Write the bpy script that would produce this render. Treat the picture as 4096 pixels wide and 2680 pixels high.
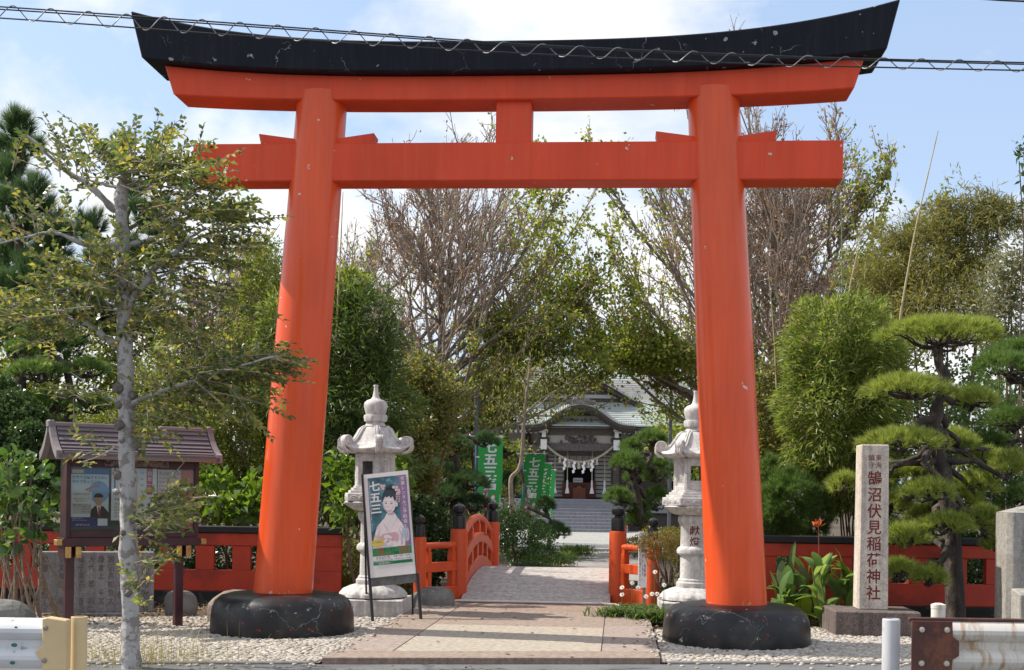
import bpy, bmesh, math, random
import numpy as np
from mathutils import Vector, Matrix
for _o in list(bpy.data.objects): bpy.data.objects.remove(_o)
SC = bpy.context.scene
COL = SC.collection
rng = np.random.default_rng(11)
RD = random.Random(5)
PI = math.pi
# ------------------------------------------------------------------ camera
FPX, CX, CY, YAW, ROLL, EYE = 1250.0, 512.0, 497.0, .085, .014, 1.6
cam = bpy.data.cameras.new('camera'); camo = bpy.data.objects.new('camera', cam); COL.objects.link(camo)
cam.sensor_width = 36; cam.lens = 36*FPX/1024; cam.shift_y = (CY-335)/1024; cam.clip_start = .1; cam.clip_end = 6000
camo.matrix_world = Matrix.Translation((0, 0, EYE)) @ Matrix.Rotation(YAW, 4, 'Z') @ Matrix.Rotation(PI/2, 4, 'X') @ Matrix.Rotation(ROLL, 4, 'Z')
SC.camera = camo
_r = np.array([math.cos(YAW), math.sin(YAW), 0]); _fw = np.array([-math.sin(YAW), math.cos(YAW), 0])
def ray(px, py):
    u = (px-CX)/FPX; v = -(py-CY)/FPX
    return u*math.cos(ROLL)-v*math.sin(ROLL), u*math.sin(ROLL)+v*math.cos(ROLL)
def at(px, py, d):          # a point seen at (px, py) that stands d metres away
    x, y = ray(px, py); return x*d*_r + d*_fw + np.array([0, 0, EYE+y*d])
def G(px, py, z=0):         # the same on level ground
    x, y = ray(px, py); return at(px, py, (z-EYE)/y)
# ------------------------------------------------------------------ sky, sun, exposure
SUN_EL = math.radians(48)
sv = math.cos(SUN_EL)*np.array([-.9902, .140, 0]) + np.array([0, 0, math.sin(SUN_EL)])
W = bpy.data.worlds.new('World'); SC.world = W; W.use_nodes = True
nt = W.node_tree; nt.nodes.clear()
def wn(t, **k):
    n = nt.nodes.new(t)
    for a, b in k.items(): setattr(n, a, b)
    return n
out = wn('ShaderNodeOutputWorld'); bg = wn('ShaderNodeBackground'); bg.inputs['Strength'].default_value = .15
sky = wn('ShaderNodeTexSky', sky_type='NISHITA'); sky.sun_disc = False
sky.sun_elevation = SUN_EL; sky.sun_rotation = math.atan2(sv[0], sv[1]); sky.air_density = 1.1; sky.dust_density = 1.6; sky.ozone_density = 1.5
tc = wn('ShaderNodeTexCoord'); mp = wn('ShaderNodeMapping'); mp.inputs['Scale'].default_value = (2.7, 2.7, 4.6); mp.inputs['Location'].default_value = (4.4, 6.1, .1)
n1 = wn('ShaderNodeTexNoise'); n1.inputs['Scale'].default_value = 1.15; n1.inputs['Detail'].default_value = 9; n1.inputs['Roughness'].default_value = .56; n1.inputs['Distortion'].default_value = .25
cr = wn('ShaderNodeValToRGB'); cr.color_ramp.elements[0].position = .425; cr.color_ramp.elements[1].position = .55
n2 = wn('ShaderNodeTexNoise'); n2.inputs['Scale'].default_value = 3.0; n2.inputs['Detail'].default_value = 6
cr2 = wn('ShaderNodeValToRGB'); cr2.color_ramp.elements[0].color = (4.45, 4.6, 4.85, 1); cr2.color_ramp.elements[1].color = (5.35, 5.35, 5.4, 1)
cr2.color_ramp.elements[0].position = .3; cr2.color_ramp.elements[1].position = .6
mx = wn('ShaderNodeMix', data_type='RGBA')
# a thin veil of high cloud everywhere pales the blue
veil = wn('ShaderNodeMix', data_type='RGBA'); veil.inputs[7].default_value = (2.75, 3.5, 4.75, 1)
sx = wn('ShaderNodeSeparateXYZ'); vr = wn('ShaderNodeMapRange'); vr.inputs[1].default_value = 0; vr.inputs[2].default_value = .8; vr.inputs[3].default_value = .72; vr.inputs[4].default_value = .25   # the veil thickens towards the horizon
L = nt.links.new
L(tc.outputs['Generated'], mp.inputs['Vector']); L(mp.outputs[0], n1.inputs['Vector']); L(mp.outputs[0], n2.inputs['Vector'])
L(tc.outputs['Generated'], sx.inputs[0]); L(sx.outputs[2], vr.inputs[0]); L(vr.outputs[0], veil.inputs[0]); L(n1.outputs['Fac'], cr.inputs[0]); L(n2.outputs['Fac'], cr2.inputs[0]); L(sky.outputs[0], veil.inputs[6])
L(cr.outputs[0], mx.inputs[0]); L(veil.outputs[2], mx.inputs[6]); L(cr2.outputs[0], mx.inputs[7]); L(mx.outputs[2], bg.inputs['Color']); L(bg.outputs[0], out.inputs[0])
sl = bpy.data.lights.new('sun', 'SUN'); sl.energy = 4.4; sl.angle = math.radians(.53); sl.color = (1, .93, .82)
so = bpy.data.objects.new('sun', sl); COL.objects.link(so); so.rotation_euler = Vector(sv).to_track_quat('Z', 'Y').to_euler(); so.location = (-20, 10, 30)
vs = SC.view_settings; vs.view_transform = 'Standard'; vs.look = 'None'; vs.exposure = .5; vs.gamma = 1; vs.use_curve_mapping = False
SC.cycles.sample_clamp_indirect = 6; SC.cycles.max_bounces = 7; SC.cycles.transparent_max_bounces = 8; SC.cycles.transmission_bounces = 4

# ------------------------------------------------------------------ materials
MATS = {}
def _nodes(name):
    m = bpy.data.materials.new(name); m.use_nodes = True
    t = m.node_tree; b = t.nodes['Principled BSDF']
    return m, t, b
def mat(name, col, rough=.6, var=.18, vs=4, det=5, col2=None, ms=3, lo=.52, hi=.62, bump=0, bs=40, spec=.4, metal=0, coat=0, stretch=(1, 1, 1), mstretch=None, emit=None, alpha=None):
    if name in MATS: return MATS[name]
    m, t, b = _nodes(name); N = t.nodes.new; K = t.links.new
    tcn = N('ShaderNodeTexCoord'); mpn = N('ShaderNodeMapping'); mpn.inputs['Scale'].default_value = stretch; K(tcn.outputs['Object'], mpn.inputs[0])
    n = N('ShaderNodeTexNoise'); n.inputs['Scale'].default_value = vs; n.inputs['Detail'].default_value = det; n.inputs['Roughness'].default_value = .6; K(mpn.outputs[0], n.inputs[0])
    r = N('ShaderNodeValToRGB'); e = r.color_ramp.elements; e[0].position = .3; e[1].position = .7
    c = np.array(col[:3]); e[0].color = (*np.clip(c*(1-var), 0, 1), 1); e[1].color = (*np.clip(c*(1+var), 0, 1), 1); K(n.outputs['Fac'], r.inputs[0])
    last = r.outputs[0]
    if col2 is not None:
        mp2 = N('ShaderNodeMapping'); mp2.inputs['Scale'].default_value = mstretch or stretch; mp2.inputs['Location'].default_value = (3.1, 1.7, 5.2); K(tcn.outputs['Object'], mp2.inputs[0])
        q = N('ShaderNodeTexNoise'); q.inputs['Scale'].default_value = ms; q.inputs['Detail'].default_value = 7; q.inputs['Roughness'].default_value = .65; K(mp2.outputs[0], q.inputs[0])
        mr = N('ShaderNodeMapRange'); mr.inputs[1].default_value = lo; mr.inputs[2].default_value = hi; K(q.outputs['Fac'], mr.inputs[0])
        x = N('ShaderNodeMix'); x.data_type = 'RGBA'; K(mr.outputs[0], x.inputs[0]); K(last, x.inputs[6]); x.inputs[7].default_value = (*col2[:3], 1); last = x.outputs[2]
    K(last, b.inputs['Base Color'])
    rr = N('ShaderNodeMapRange'); rr.inputs[3].default_value = max(0, rough-.1); rr.inputs[4].default_value = min(1, rough+.1); K(n.outputs['Fac'], rr.inputs[0]); K(rr.outputs[0], b.inputs['Roughness'])
    b.inputs['Metallic'].default_value = metal; b.inputs['Specular IOR Level'].default_value = spec; b.inputs['Coat Weight'].default_value = coat
    if bump:
        bn = N('ShaderNodeTexNoise'); bn.inputs['Scale'].default_value = bs; bn.inputs['Detail'].default_value = 4; K(mpn.outputs[0], bn.inputs[0])
        bp = N('ShaderNodeBump'); bp.inputs['Strength'].default_value = bump; bp.inputs['Distance'].default_value = .02; K(bn.outputs['Fac'], bp.inputs['Height']); K(bp.outputs[0], b.inputs['Normal'])
    MATS[name] = m; return m
def granite(name, col, dark, scale=120, rough=.75, amount=.5, stain=None, bump=.12):
    if name in MATS: return MATS[name]
    m, t, b = _nodes(name); N = t.nodes.new; K = t.links.new
    tcn = N('ShaderNodeTexCoord')
    n = N('ShaderNodeTexNoise'); n.inputs['Scale'].default_value = scale; n.inputs['Detail'].default_value = 2; K(tcn.outputs['Object'], n.inputs[0])
    r = N('ShaderNodeValToRGB'); e = r.color_ramp.elements; e[0].position = amount-.12; e[1].position = amount+.08; e[0].color = (*dark, 1); e[1].color = (*col, 1); K(n.outputs['Fac'], r.inputs[0])
    n3 = N('ShaderNodeTexNoise'); n3.inputs['Scale'].default_value = 2.2; n3.inputs['Detail'].default_value = 6; K(tcn.outputs['Object'], n3.inputs[0])
    mr = N('ShaderNodeMapRange'); mr.inputs[1].default_value = .5; mr.inputs[2].default_value = .75; mr.inputs[4].default_value = .55; K(n3.outputs['Fac'], mr.inputs[0])
    x = N('ShaderNodeMix'); x.data_type = 'RGBA'; K(mr.outputs[0], x.inputs[0]); K(r.outputs[0], x.inputs[6]); x.inputs[7].default_value = (*(stain or tuple(.7*c for c in col)), 1)
    n4 = N('ShaderNodeTexNoise'); n4.inputs['Scale'].default_value = 16; n4.inputs['Detail'].default_value = 7; n4.inputs['Roughness'].default_value = .75; K(tcn.outputs['Object'], n4.inputs[0]); r4 = N('ShaderNodeMapRange'); r4.inputs[1].default_value = .3; r4.inputs[2].default_value = .7; r4.inputs[3].default_value = .68; r4.inputs[4].default_value = 1.18; K(n4.outputs['Fac'], r4.inputs[0])
    x2 = N('ShaderNodeMix'); x2.data_type = 'RGBA'; x2.blend_type = 'MULTIPLY'; x2.inputs[0].default_value = 1; K(x.outputs[2], x2.inputs[6]); K(r4.outputs[0], x2.inputs[7])
    mp5 = N('ShaderNodeMapping'); mp5.inputs['Scale'].default_value = (11, 11, .9); K(tcn.outputs['Object'], mp5.inputs[0]); n5 = N('ShaderNodeTexNoise'); n5.inputs['Scale'].default_value = 1.4; n5.inputs['Detail'].default_value = 6; K(mp5.outputs[0], n5.inputs[0]); r5 = N('ShaderNodeMapRange'); r5.inputs[1].default_value = .35; r5.inputs[2].default_value = .6; r5.inputs[3].default_value = .76; r5.inputs[4].default_value = 1.06; K(n5.outputs['Fac'], r5.inputs[0])
    x3 = N('ShaderNodeMix'); x3.data_type = 'RGBA'; x3.blend_type = 'MULTIPLY'; x3.inputs[0].default_value = 1; K(x2.outputs[2], x3.inputs[6]); K(r5.outputs[0], x3.inputs[7])
    K(x3.outputs[2], b.inputs['Base Color']); b.inputs['Roughness'].default_value = rough; b.inputs['Specular IOR Level'].default_value = .3
    bp = N('ShaderNodeBump'); bp.inputs['Strength'].default_value = bump; bp.inputs['Distance'].default_value = .01; K(n.outputs['Fac'], bp.inputs['Height']); K(bp.outputs[0], b.inputs['Normal'])
    MATS[name] = m; return m
def leafmat(name, cols, trans=.35, rough=.45, spec=.35):
    if name in MATS: return MATS[name]
    m, t, b = _nodes(name); N = t.nodes.new; K = t.links.new
    g = N('ShaderNodeNewGeometry'); r = N('ShaderNodeValToRGB'); e = r.color_ramp.elements
    while len(e) < len(cols): e.new(.5)
    for i, c in enumerate(cols): e[i].position = i/(len(cols)-1); e[i].color = (*c, 1)
    K(g.outputs['Random Per Island'], r.inputs[0]); K(r.outputs[0], b.inputs['Base Color'])
    b.inputs['Roughness'].default_value = rough; b.inputs['Specular IOR Level'].default_value = spec
    tr = N('ShaderNodeBsdfTranslucent'); hs = N('ShaderNodeHueSaturation'); hs.inputs['Value'].default_value = 1.9; hs.inputs['Saturation'].default_value = 1.12; hs.inputs['Hue'].default_value = .487
    K(r.outputs[0], hs.inputs['Color']); K(hs.outputs[0], tr.inputs['Color'])
    ms_ = N('ShaderNodeMixShader'); ms_.inputs[0].default_value = trans; K(b.outputs[0], ms_.inputs[1]); K(tr.outputs[0], ms_.inputs[2])
    K(ms_.outputs[0], t.nodes['Material Output'].inputs[0])
    MATS[name] = m; return m
def paint_worn(name, col, chip, rough, cracks=0, chips=.7, coat=.0, fade=None, vscale=6, red=None, spec=.35, streak=None, shoulder=None, dirt=.22):
    """glossy paint with flaked spots and hairline cracks"""
    m, t, b = _nodes(name); N = t.nodes.new; K = t.links.new
    tcn = N('ShaderNodeTexCoord'); mpn = N('ShaderNodeMapping'); mpn.inputs['Scale'].default_value = (1, 1, .35); K(tcn.outputs['Object'], mpn.inputs[0])
    n = N('ShaderNodeTexNoise'); n.inputs['Scale'].default_value = 3; n.inputs['Detail'].default_value = 5; K(mpn.outputs[0], n.inputs[0])
    r = N('ShaderNodeValToRGB'); e = r.color_ramp.elements; e[0].position = .3; e[1].position = .72; c = np.array(col)
    e[0].color = (*(c*.88), 1); e[1].color = (*np.clip(c*1.08 if fade is None else np.array(fade), 0, 1), 1); K(n.outputs['Fac'], r.inputs[0]); last = r.outputs[0]
    def over(fac, colr):
        nonlocal last
        x = N('ShaderNodeMix'); x.data_type = 'RGBA'; K(fac, x.inputs[0]); K(last, x.inputs[6]); x.inputs[7].default_value = (*colr, 1); last = x.outputs[2]
    q = N('ShaderNodeTexNoise'); q.inputs['Scale'].default_value = 9; q.inputs['Detail'].default_value = 3; K(tcn.outputs['Object'], q.inputs[0])
    mr = N('ShaderNodeMapRange'); mr.inputs[1].default_value = chips; mr.inputs[2].default_value = chips+.012; K(q.outputs['Fac'], mr.inputs[0]); over(mr.outputs[0], chip)
    if red:
        q2 = N('ShaderNodeTexNoise'); q2.inputs['Scale'].default_value = 16; q2.inputs['Detail'].default_value = 2; K(tcn.outputs['Object'], q2.inputs[0])
        m2 = N('ShaderNodeMapRange'); m2.inputs[1].default_value = .69; m2.inputs[2].default_value = .72; K(q2.outputs['Fac'], m2.inputs[0]); over(m2.outputs[0], red)
    if streak:   # rain streaks and faded runs down the height
        mps = N('ShaderNodeMapping'); mps.inputs['Scale'].default_value = (9, 9, .45); K(tcn.outputs['Object'], mps.inputs[0]); qs = N('ShaderNodeTexNoise'); qs.inputs['Scale'].default_value = 1.6; qs.inputs['Detail'].default_value = 7; qs.inputs['Roughness'].default_value = .7; K(mps.outputs[0], qs.inputs[0])
        m3 = N('ShaderNodeMapRange'); m3.inputs[1].default_value = .5; m3.inputs[2].default_value = .8; m3.inputs[4].default_value = .55; K(qs.outputs['Fac'], m3.inputs[0]); over(m3.outputs[0], streak)
        m4 = N('ShaderNodeMapRange'); m4.inputs[1].default_value = .46; m4.inputs[2].default_value = .25; m4.inputs[4].default_value = .5; K(qs.outputs['Fac'], m4.inputs[0]); over(m4.outputs[0], tuple(x*.72 for x in col))
    if shoulder:  # dusty scuffs in a band at a given height
        sxz = N('ShaderNodeSeparateXYZ'); K(tcn.outputs['Object'], sxz.inputs[0]); dz = N('ShaderNodeMath'); dz.operation = 'SUBTRACT'; dz.inputs[1].default_value = shoulder; K(sxz.outputs[2], dz.inputs[0]); ab_ = N('ShaderNodeMath'); ab_.operation = 'ABSOLUTE'; K(dz.outputs[0], ab_.inputs[0])
        qz = N('ShaderNodeTexNoise'); qz.inputs['Scale'].default_value = 14; qz.inputs['Detail'].default_value = 8; qz.inputs['Roughness'].default_value = .75; K(tcn.outputs['Object'], qz.inputs[0]); sb_ = N('ShaderNodeMath'); sb_.operation = 'MULTIPLY_ADD'; sb_.inputs[1].default_value = -1.1; K(ab_.outputs[0], sb_.inputs[0]); K(qz.outputs['Fac'], sb_.inputs[2])
        m5 = N('ShaderNodeMapRange'); m5.inputs[1].default_value = .56; m5.inputs[2].default_value = .62; m5.inputs[4].default_value = .8; K(sb_.outputs[0], m5.inputs[0]); over(m5.outputs[0], chip)
        qd = N('ShaderNodeTexNoise'); qd.inputs['Scale'].default_value = 3.5; qd.inputs['Detail'].default_value = 6; K(tcn.outputs['Object'], qd.inputs[0]); m6 = N('ShaderNodeMapRange'); m6.inputs[1].default_value = .45; m6.inputs[2].default_value = .75; m6.inputs[4].default_value = dirt; K(qd.outputs['Fac'], m6.inputs[0]); over(m6.outputs[0], (.16, .15, .14))
    if cracks:
        nd = N('ShaderNodeTexNoise'); nd.inputs['Scale'].default_value = 5; nd.inputs['Detail'].default_value = 6; K(tcn.outputs['Object'], nd.inputs[0])
        mxv = N('ShaderNodeMix'); mxv.data_type = 'VECTOR'; mxv.inputs[0].default_value = .22; K(tcn.outputs['Object'], mxv.inputs[4]); K(nd.outputs['Color'], mxv.inputs[5])
        v = N('ShaderNodeTexVoronoi'); v.feature = 'DISTANCE_TO_EDGE'; v.inputs['Scale'].default_value = vscale; K(mxv.outputs[1], v.inputs['Vector'])
        wn_ = N('ShaderNodeTexNoise'); wn_.inputs['Scale'].default_value = 2.1; wn_.inputs['Detail'].default_value = 5; K(tcn.outputs['Object'], wn_.inputs[0])
        wr = N('ShaderNodeMapRange'); wr.inputs[1].default_value = .5; wr.inputs[2].default_value = .68; wr.inputs[3].default_value = .0; wr.inputs[4].default_value = cracks; K(wn_.outputs['Fac'], wr.inputs[0])
        lt = N('ShaderNodeMath'); lt.operation = 'LESS_THAN'; K(v.outputs['Distance'], lt.inputs[0]); K(wr.outputs[0], lt.inputs[1]); over(lt.outputs[0], chip)
    K(last, b.inputs['Base Color']); b.inputs['Roughness'].default_value = rough; b.inputs['Specular IOR Level'].default_value = spec; b.inputs['Coat Weight'].default_value = coat; b.inputs['Coat Roughness'].default_value = .15
    bn = N('ShaderNodeTexNoise'); bn.inputs['Scale'].default_value = 7; bn.inputs['Detail'].default_value = 5; K(mpn.outputs[0], bn.inputs[0])
    bp = N('ShaderNodeBump'); bp.inputs['Strength'].default_value = .09; bp.inputs['Distance'].default_value = .03; K(bn.outputs['Fac'], bp.inputs['Height']); K(bp.outputs[0], b.inputs['Normal'])
    MATS[name] = m; return m
def glassmat(name):
    m, t, b = _nodes(name); N = t.nodes.new
    gl = N('ShaderNodeBsdfGlossy'); gl.inputs['Roughness'].default_value = .02; tr = N('ShaderNodeBsdfTransparent'); tr.inputs[0].default_value = (.96, .98, .97, 1)
    fr = N('ShaderNodeFresnel'); fr.inputs[0].default_value = 1.5; mxs = N('ShaderNodeMixShader')
    t.links.new(fr.outputs[0], mxs.inputs[0]); t.links.new(tr.outputs[0], mxs.inputs[1]); t.links.new(gl.outputs[0], mxs.inputs[2]); t.links.new(mxs.outputs[0], t.nodes['Material Output'].inputs[0])
    MATS[name] = m; return m

# ------------------------------------------------------------------ objects
def tag(o, label=None, cat=None, group=None, kind=None):
    for k, v in (('label', label), ('category', cat), ('group', group), ('kind', kind)):
        if v: o[k] = v
    return o
def thing(name, label, cat, loc=(0, 0, 0), rotz=0, group=None):
    o = bpy.data.objects.new(name, None); COL.objects.link(o); o.location = Vector([float(c) for c in loc]); o.rotation_euler = (0, 0, rotz); o.empty_display_size = .1
    return tag(o, label, cat, group)
def link(name, me, m, parent=None):
    if m is not None and not me.materials: me.materials.append(m)
    o = bpy.data.objects.new(name, me); COL.objects.link(o)
    if parent is not None: o.parent = parent
    return o
def root_loc(p):
    v = np.zeros(3)
    while p is not None: v += np.array(p.location); p = p.parent
    return v
class MB:
    def __init__(s): s.v = []; s.f = []
    def add(s, V, F):
        n = len(s.v); s.v += [tuple(map(float, p)) for p in V]; s.f += [tuple(i+n for i in q) for q in F]; return s
    def box(s, x0, x1, y0, y1, z0, z1):
        return s.add([(x0, y0, z0), (x1, y0, z0), (x1, y1, z0), (x0, y1, z0), (x0, y0, z1), (x1, y0, z1), (x1, y1, z1), (x0, y1, z1)],
                     [(0, 3, 2, 1), (4, 5, 6, 7), (0, 1, 5, 4), (1, 2, 6, 5), (2, 3, 7, 6), (3, 0, 4, 7)])
    def cbox(s, c, sx, sy, sz): return s.box(c[0]-sx/2, c[0]+sx/2, c[1]-sy/2, c[1]+sy/2, c[2]-sz/2, c[2]+sz/2)
    def hexa(s, P):   # eight corners, bottom four then top four
        return s.add(P, [(0, 3, 2, 1), (4, 5, 6, 7), (0, 1, 5, 4), (1, 2, 6, 5), (2, 3, 7, 6), (3, 0, 4, 7)])
    def bar(s, a, b, w, h=None, up=(0, 0, 1)):
        a = np.array(a, float); b = np.array(b, float); d = b-a; d /= np.linalg.norm(d); u = np.array(up, float)
        x = np.cross(d, u)
        if np.linalg.norm(x) < 1e-4: x = np.cross(d, (1, 0, 0))
        x /= np.linalg.norm(x); u = np.cross(x, d); h = h or w
        return s.hexa([p+x*i*w/2+u*j*h/2 for p in (a, b) for i, j in ((-1, -1), (1, -1), (1, 1), (-1, 1))])
    def lathe(s, prof, n=24, c=(0, 0, 0), ph=0, wob=None):
        V = []; F = []; k = len(prof)
        for i in range(n):
            a = ph+2*PI*i/n
            for j, (r, z) in enumerate(prof):
                q = r*(wob(a, j) if wob else 1); V.append((c[0]+q*math.cos(a), c[1]+q*math.sin(a), c[2]+z))
        for i in range(n):
            i2 = (i+1) % n
            for j in range(k-1): F.append((i*k+j, i2*k+j, i2*k+j+1, i*k+j+1))
        if prof[0][0] > 1e-5: F.append(tuple(i*k for i in range(n))[::-1])
        if prof[-1][0] > 1e-5: F.append(tuple(i*k+k-1 for i in range(n)))
        return s.add(V, F)
    def tube(s, P, R, n=8, caps=True):
        P = np.array(P, float); m = len(P); R = np.broadcast_to(R, (m,)); T = np.gradient(P, axis=0); T /= np.linalg.norm(T, axis=1)[:, None]
        ref = np.array([0, 0, 1.]) if abs(T[0][2]) < .8 else np.array([1., 0, 0]); V = []; F = []
        x = np.cross(T[0], ref); x /= np.linalg.norm(x)
        for i in range(m):
            x = x-T[i]*(x@T[i]); x /= np.linalg.norm(x); y = np.cross(T[i], x)
            for j in range(n): a = 2*PI*j/n; V.append(P[i]+R[i]*(math.cos(a)*x+math.sin(a)*y))
        for i in range(m-1):
            for j in range(n): j2 = (j+1) % n; F.append((i*n+j, i*n+j2, (i+1)*n+j2, (i+1)*n+j))
        if caps: F.append(tuple(range(n))[::-1]); F.append(tuple((m-1)*n+j for j in range(n)))
        return s.add(V, F)
    def prism(s, poly, f, d0, d1):    # poly of 2-d points, f(u, v, d) -> point
        n = len(poly); V = [f(u, v, d0) for u, v in poly]+[f(u, v, d1) for u, v in poly]
        return s.add(V, [tuple(range(n))[::-1], tuple(range(n, 2*n))]+[(i, (i+1) % n, n+(i+1) % n, n+i) for i in range(n)])
    def build(s, name, m, parent=None, world=False, smooth=None, bevel=0, seg=1, sub=0):
        V = np.array(s.v, float)
        if world and parent is not None: V = V-root_loc(parent)
        me = bpy.data.meshes.new(name); me.from_pydata(V.tolist(), [], s.f)
        bm = bmesh.new(); bm.from_mesh(me); bmesh.ops.recalc_face_normals(bm, faces=bm.faces)
        if bevel:
            ed = [e for e in bm.edges if len(e.link_faces) == 2 and e.calc_face_angle(0) > .5]
            bmesh.ops.bevel(bm, geom=ed, offset=bevel, segments=seg, affect='EDGES', clamp_overlap=True)
        if sub: bmesh.ops.subdivide_edges(bm, edges=bm.edges, cuts=sub, use_grid_fill=True)
        bm.to_mesh(me); bm.free()
        if smooth:
            me.polygons.foreach_set('use_smooth', [True]*len(me.polygons)); me.set_sharp_from_angle(angle=smooth)
        return link(name, me, m, parent)
def np_mesh(name, V, F, m, parent=None, world=True, smooth=False, kind=None):
    """V (n,3), F (k,c) arrays -> one mesh"""
    V = np.asarray(V, np.float32); F = np.asarray(F, np.int32); c = F.shape[1]
    if world and parent is not None: V = V-root_loc(parent).astype(np.float32)
    me = bpy.data.meshes.new(name); me.vertices.add(len(V)); me.vertices.foreach_set('co', V.ravel())
    me.loops.add(F.size); me.loops.foreach_set('vertex_index', F.ravel()); me.polygons.add(len(F)); me.polygons.foreach_set('loop_start', np.arange(0, F.size, c, dtype=np.int32))
    me.update(calc_edges=True)
    if smooth: me.polygons.foreach_set('use_smooth', np.ones(len(F), bool))
    o = link(name, me, m, parent)
    if kind: o['kind'] = kind
    return o
def copy_tree(o, parent=None):
    c = o.copy(); COL.objects.link(c); c.parent = parent
    for ch in list(o.children): copy_tree(ch, c)
    return c
def unit(v): v = np.asarray(v, float); return v/np.maximum(np.linalg.norm(v, axis=-1, keepdims=True), 1e-9)
# ------------------------------------------------------------------ lettering and print
_gl = {}
def glyph(ch, bold=0):
    k = (ch, bold)
    if k not in _gl:
        c = bpy.data.curves.new('g', 'FONT'); c.body = ch; c.resolution_u = 2; c.offset = bold; c.fill_mode = 'FRONT'
        o = bpy.data.objects.new('g', c); COL.objects.link(o); dg = bpy.context.evaluated_depsgraph_get(); dg.update()
        e = o.evaluated_get(dg).to_mesh(); V = np.array([tuple(v.co) for v in e.vertices]).reshape(-1, 3); F = [tuple(p.vertices) for p in e.polygons]
        o.evaluated_get(dg).to_mesh_clear(); bpy.data.objects.remove(o); bpy.data.curves.remove(c); _gl[k] = (V, F)
    return _gl[k]
def lettering(name, items, O, U, V, m, parent, off=.002, world=True):
    """items: (text, u, v, size, mode, squeeze); 'v' runs downwards from (u, v) = top centre, 'h' runs right from (u, v) = left middle"""
    O = np.array(O, float); U = unit(U); V = unit(V); Nn = np.cross(U, V); b = MB()
    for it in items:
        tx, u, v, sz, mode = it[:5]; sq = it[5] if len(it) > 5 else 1; bold = it[6] if len(it) > 6 else 0
        if mode == 'v':
            for i, ch in enumerate(tx):
                if ch == ' ': continue
                gv, gf = glyph(ch, bold)
                if not len(gv): continue
                if ch == 'ー': x = (gv[:, 1]-.38)*1.0; y = -(gv[:, 0]-.5)
                else: x = (gv[:, 0]-.5); y = gv[:, 1]-.38
                b.add(O+np.outer(u+x*sz*sq, U)+np.outer(v-(i+.5)*sz+y*sz*.93, V)+Nn*off, gf)
        else:
            gv, gf = glyph(tx, bold)
            if len(gv): b.add(O+np.outer(u+gv[:, 0]*sz*sq, U)+np.outer(v+(gv[:, 1]-.38)*sz, V)+Nn*off, gf)
    V_ = np.array(b.v)
    if world and parent is not None: V_ = V_-root_loc(parent)
    me = bpy.data.meshes.new(name); me.from_pydata(V_.tolist(), [], b.f)
    return link(name, me, m, parent)
def flat(name, polys, O, U, V, m, parent, off=.001, world=True):
    O = np.array(O, float); U = unit(U); V = unit(V); Nn = np.cross(U, V); b = MB()
    for P in polys: b.add([O+U*u+V*v+Nn*off for u, v in P], [tuple(range(len(P)))])
    V_ = np.array(b.v)
    if world and parent is not None: V_ = V_-root_loc(parent)
    me = bpy.data.meshes.new(name); me.from_pydata(V_.tolist(), [], b.f)
    return link(name, me, m, parent)
def ell(cx, cy, rx, ry, n=20, a0=0, a1=2*PI, rot=0):
    full = abs(a1-a0-2*PI) < 1e-6; k = n if full else n+1
    P = [(rx*math.cos(a0+(a1-a0)*i/n), ry*math.sin(a0+(a1-a0)*i/n)) for i in range(k)]
    return [(cx+x*math.cos(rot)-y*math.sin(rot), cy+x*math.sin(rot)+y*math.cos(rot)) for x, y in P]
def rect(x0, x1, y0, y1): return [(x0, y0), (x1, y0), (x1, y1), (x0, y1)]
# ================================================================== setting
def struct(name, b, m, **k): return tag(b.build(name, m, **k), kind='structure')
def edge_y(x): return 12.127+.1915*x
m_soil = mat('soil', (.085, .06, .042), .95, .4, 3, 8, col2=(.05, .06, .02), ms=1.1, bump=.8, bs=25)
m_asph = mat('asphalt', (.16, .165, .17), .85, .25, 60, 3, col2=(.09, .09, .092), ms=1.4, lo=.45, hi=.75, bump=.5, bs=220)
m_mort = mat('mortar', (.24, .22, .19), .95, .3, 9, 6, bump=.5, bs=60)
g = MB().add([(-3000, -3000, -.02), (3000, -3000, -.02), (3000, 3000, -.02), (-3000, 3000, -.02)], [(0, 1, 2, 3)])
struct('ground', g, m_soil)
struct('road', MB().add([(-80, -14, 0), (80, -14, 0), (80, edge_y(80)-.03, 0), (-80, edge_y(-80)-.03, 0)], [(0, 1, 2, 3)]), m_asph)
# narrow concrete edging between the road and the pebble beds
m_conc = mat('concrete_edging', (.20, .19, .18), .9, .3, 12, 6, bump=.3, bs=90)
e = MB()
for x0, x1 in ((-40, -2.84), (.50, 40)):
    e.hexa([(x0, edge_y(x0)-.02, -.05), (x1, edge_y(x1)-.02, -.05), (x1, edge_y(x1)+.02, -.05), (x0, edge_y(x0)+.02, -.05), (x0, edge_y(x0)-.02, .02), (x1, edge_y(x1)-.02, .02), (x1, edge_y(x1)+.02, .03), (x0, edge_y(x0)+.02, .03)])
struct('kerb', e, m_conc, bevel=.008)
bedL = [(-9.5, edge_y(-9.5)+.02), (-2.80, edge_y(-2.8)+.02), (-2.80, 16.6), (-6.2, 15.3), (-9.5, 14.2)]
bedR = [(.46, edge_y(.46)+.02), (9, edge_y(9)+.02), (9, 16.6), (2.2, 15.9), (.46, 15.2)]
peb = struct('pebble_bed', MB().add([(x, y, .008) for x, y in bedL], [tuple(range(5))]).add([(x, y, .008) for x, y in bedR], [tuple(range(5))]), m_mort)
def inpoly(P, poly):
    x, y = P[:, 0], P[:, 1]; c = np.zeros(len(P), bool); j = len(poly)-1
    for i in range(len(poly)):
        (xi, yi), (xj, yj) = poly[i], poly[j]
        c ^= ((yi > y) != (yj > y)) & (x < (xj-xi)*(y-yi)/(yj-yi+1e-12)+xi); j = i
    return c
t = (1+5**.5)/2
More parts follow.
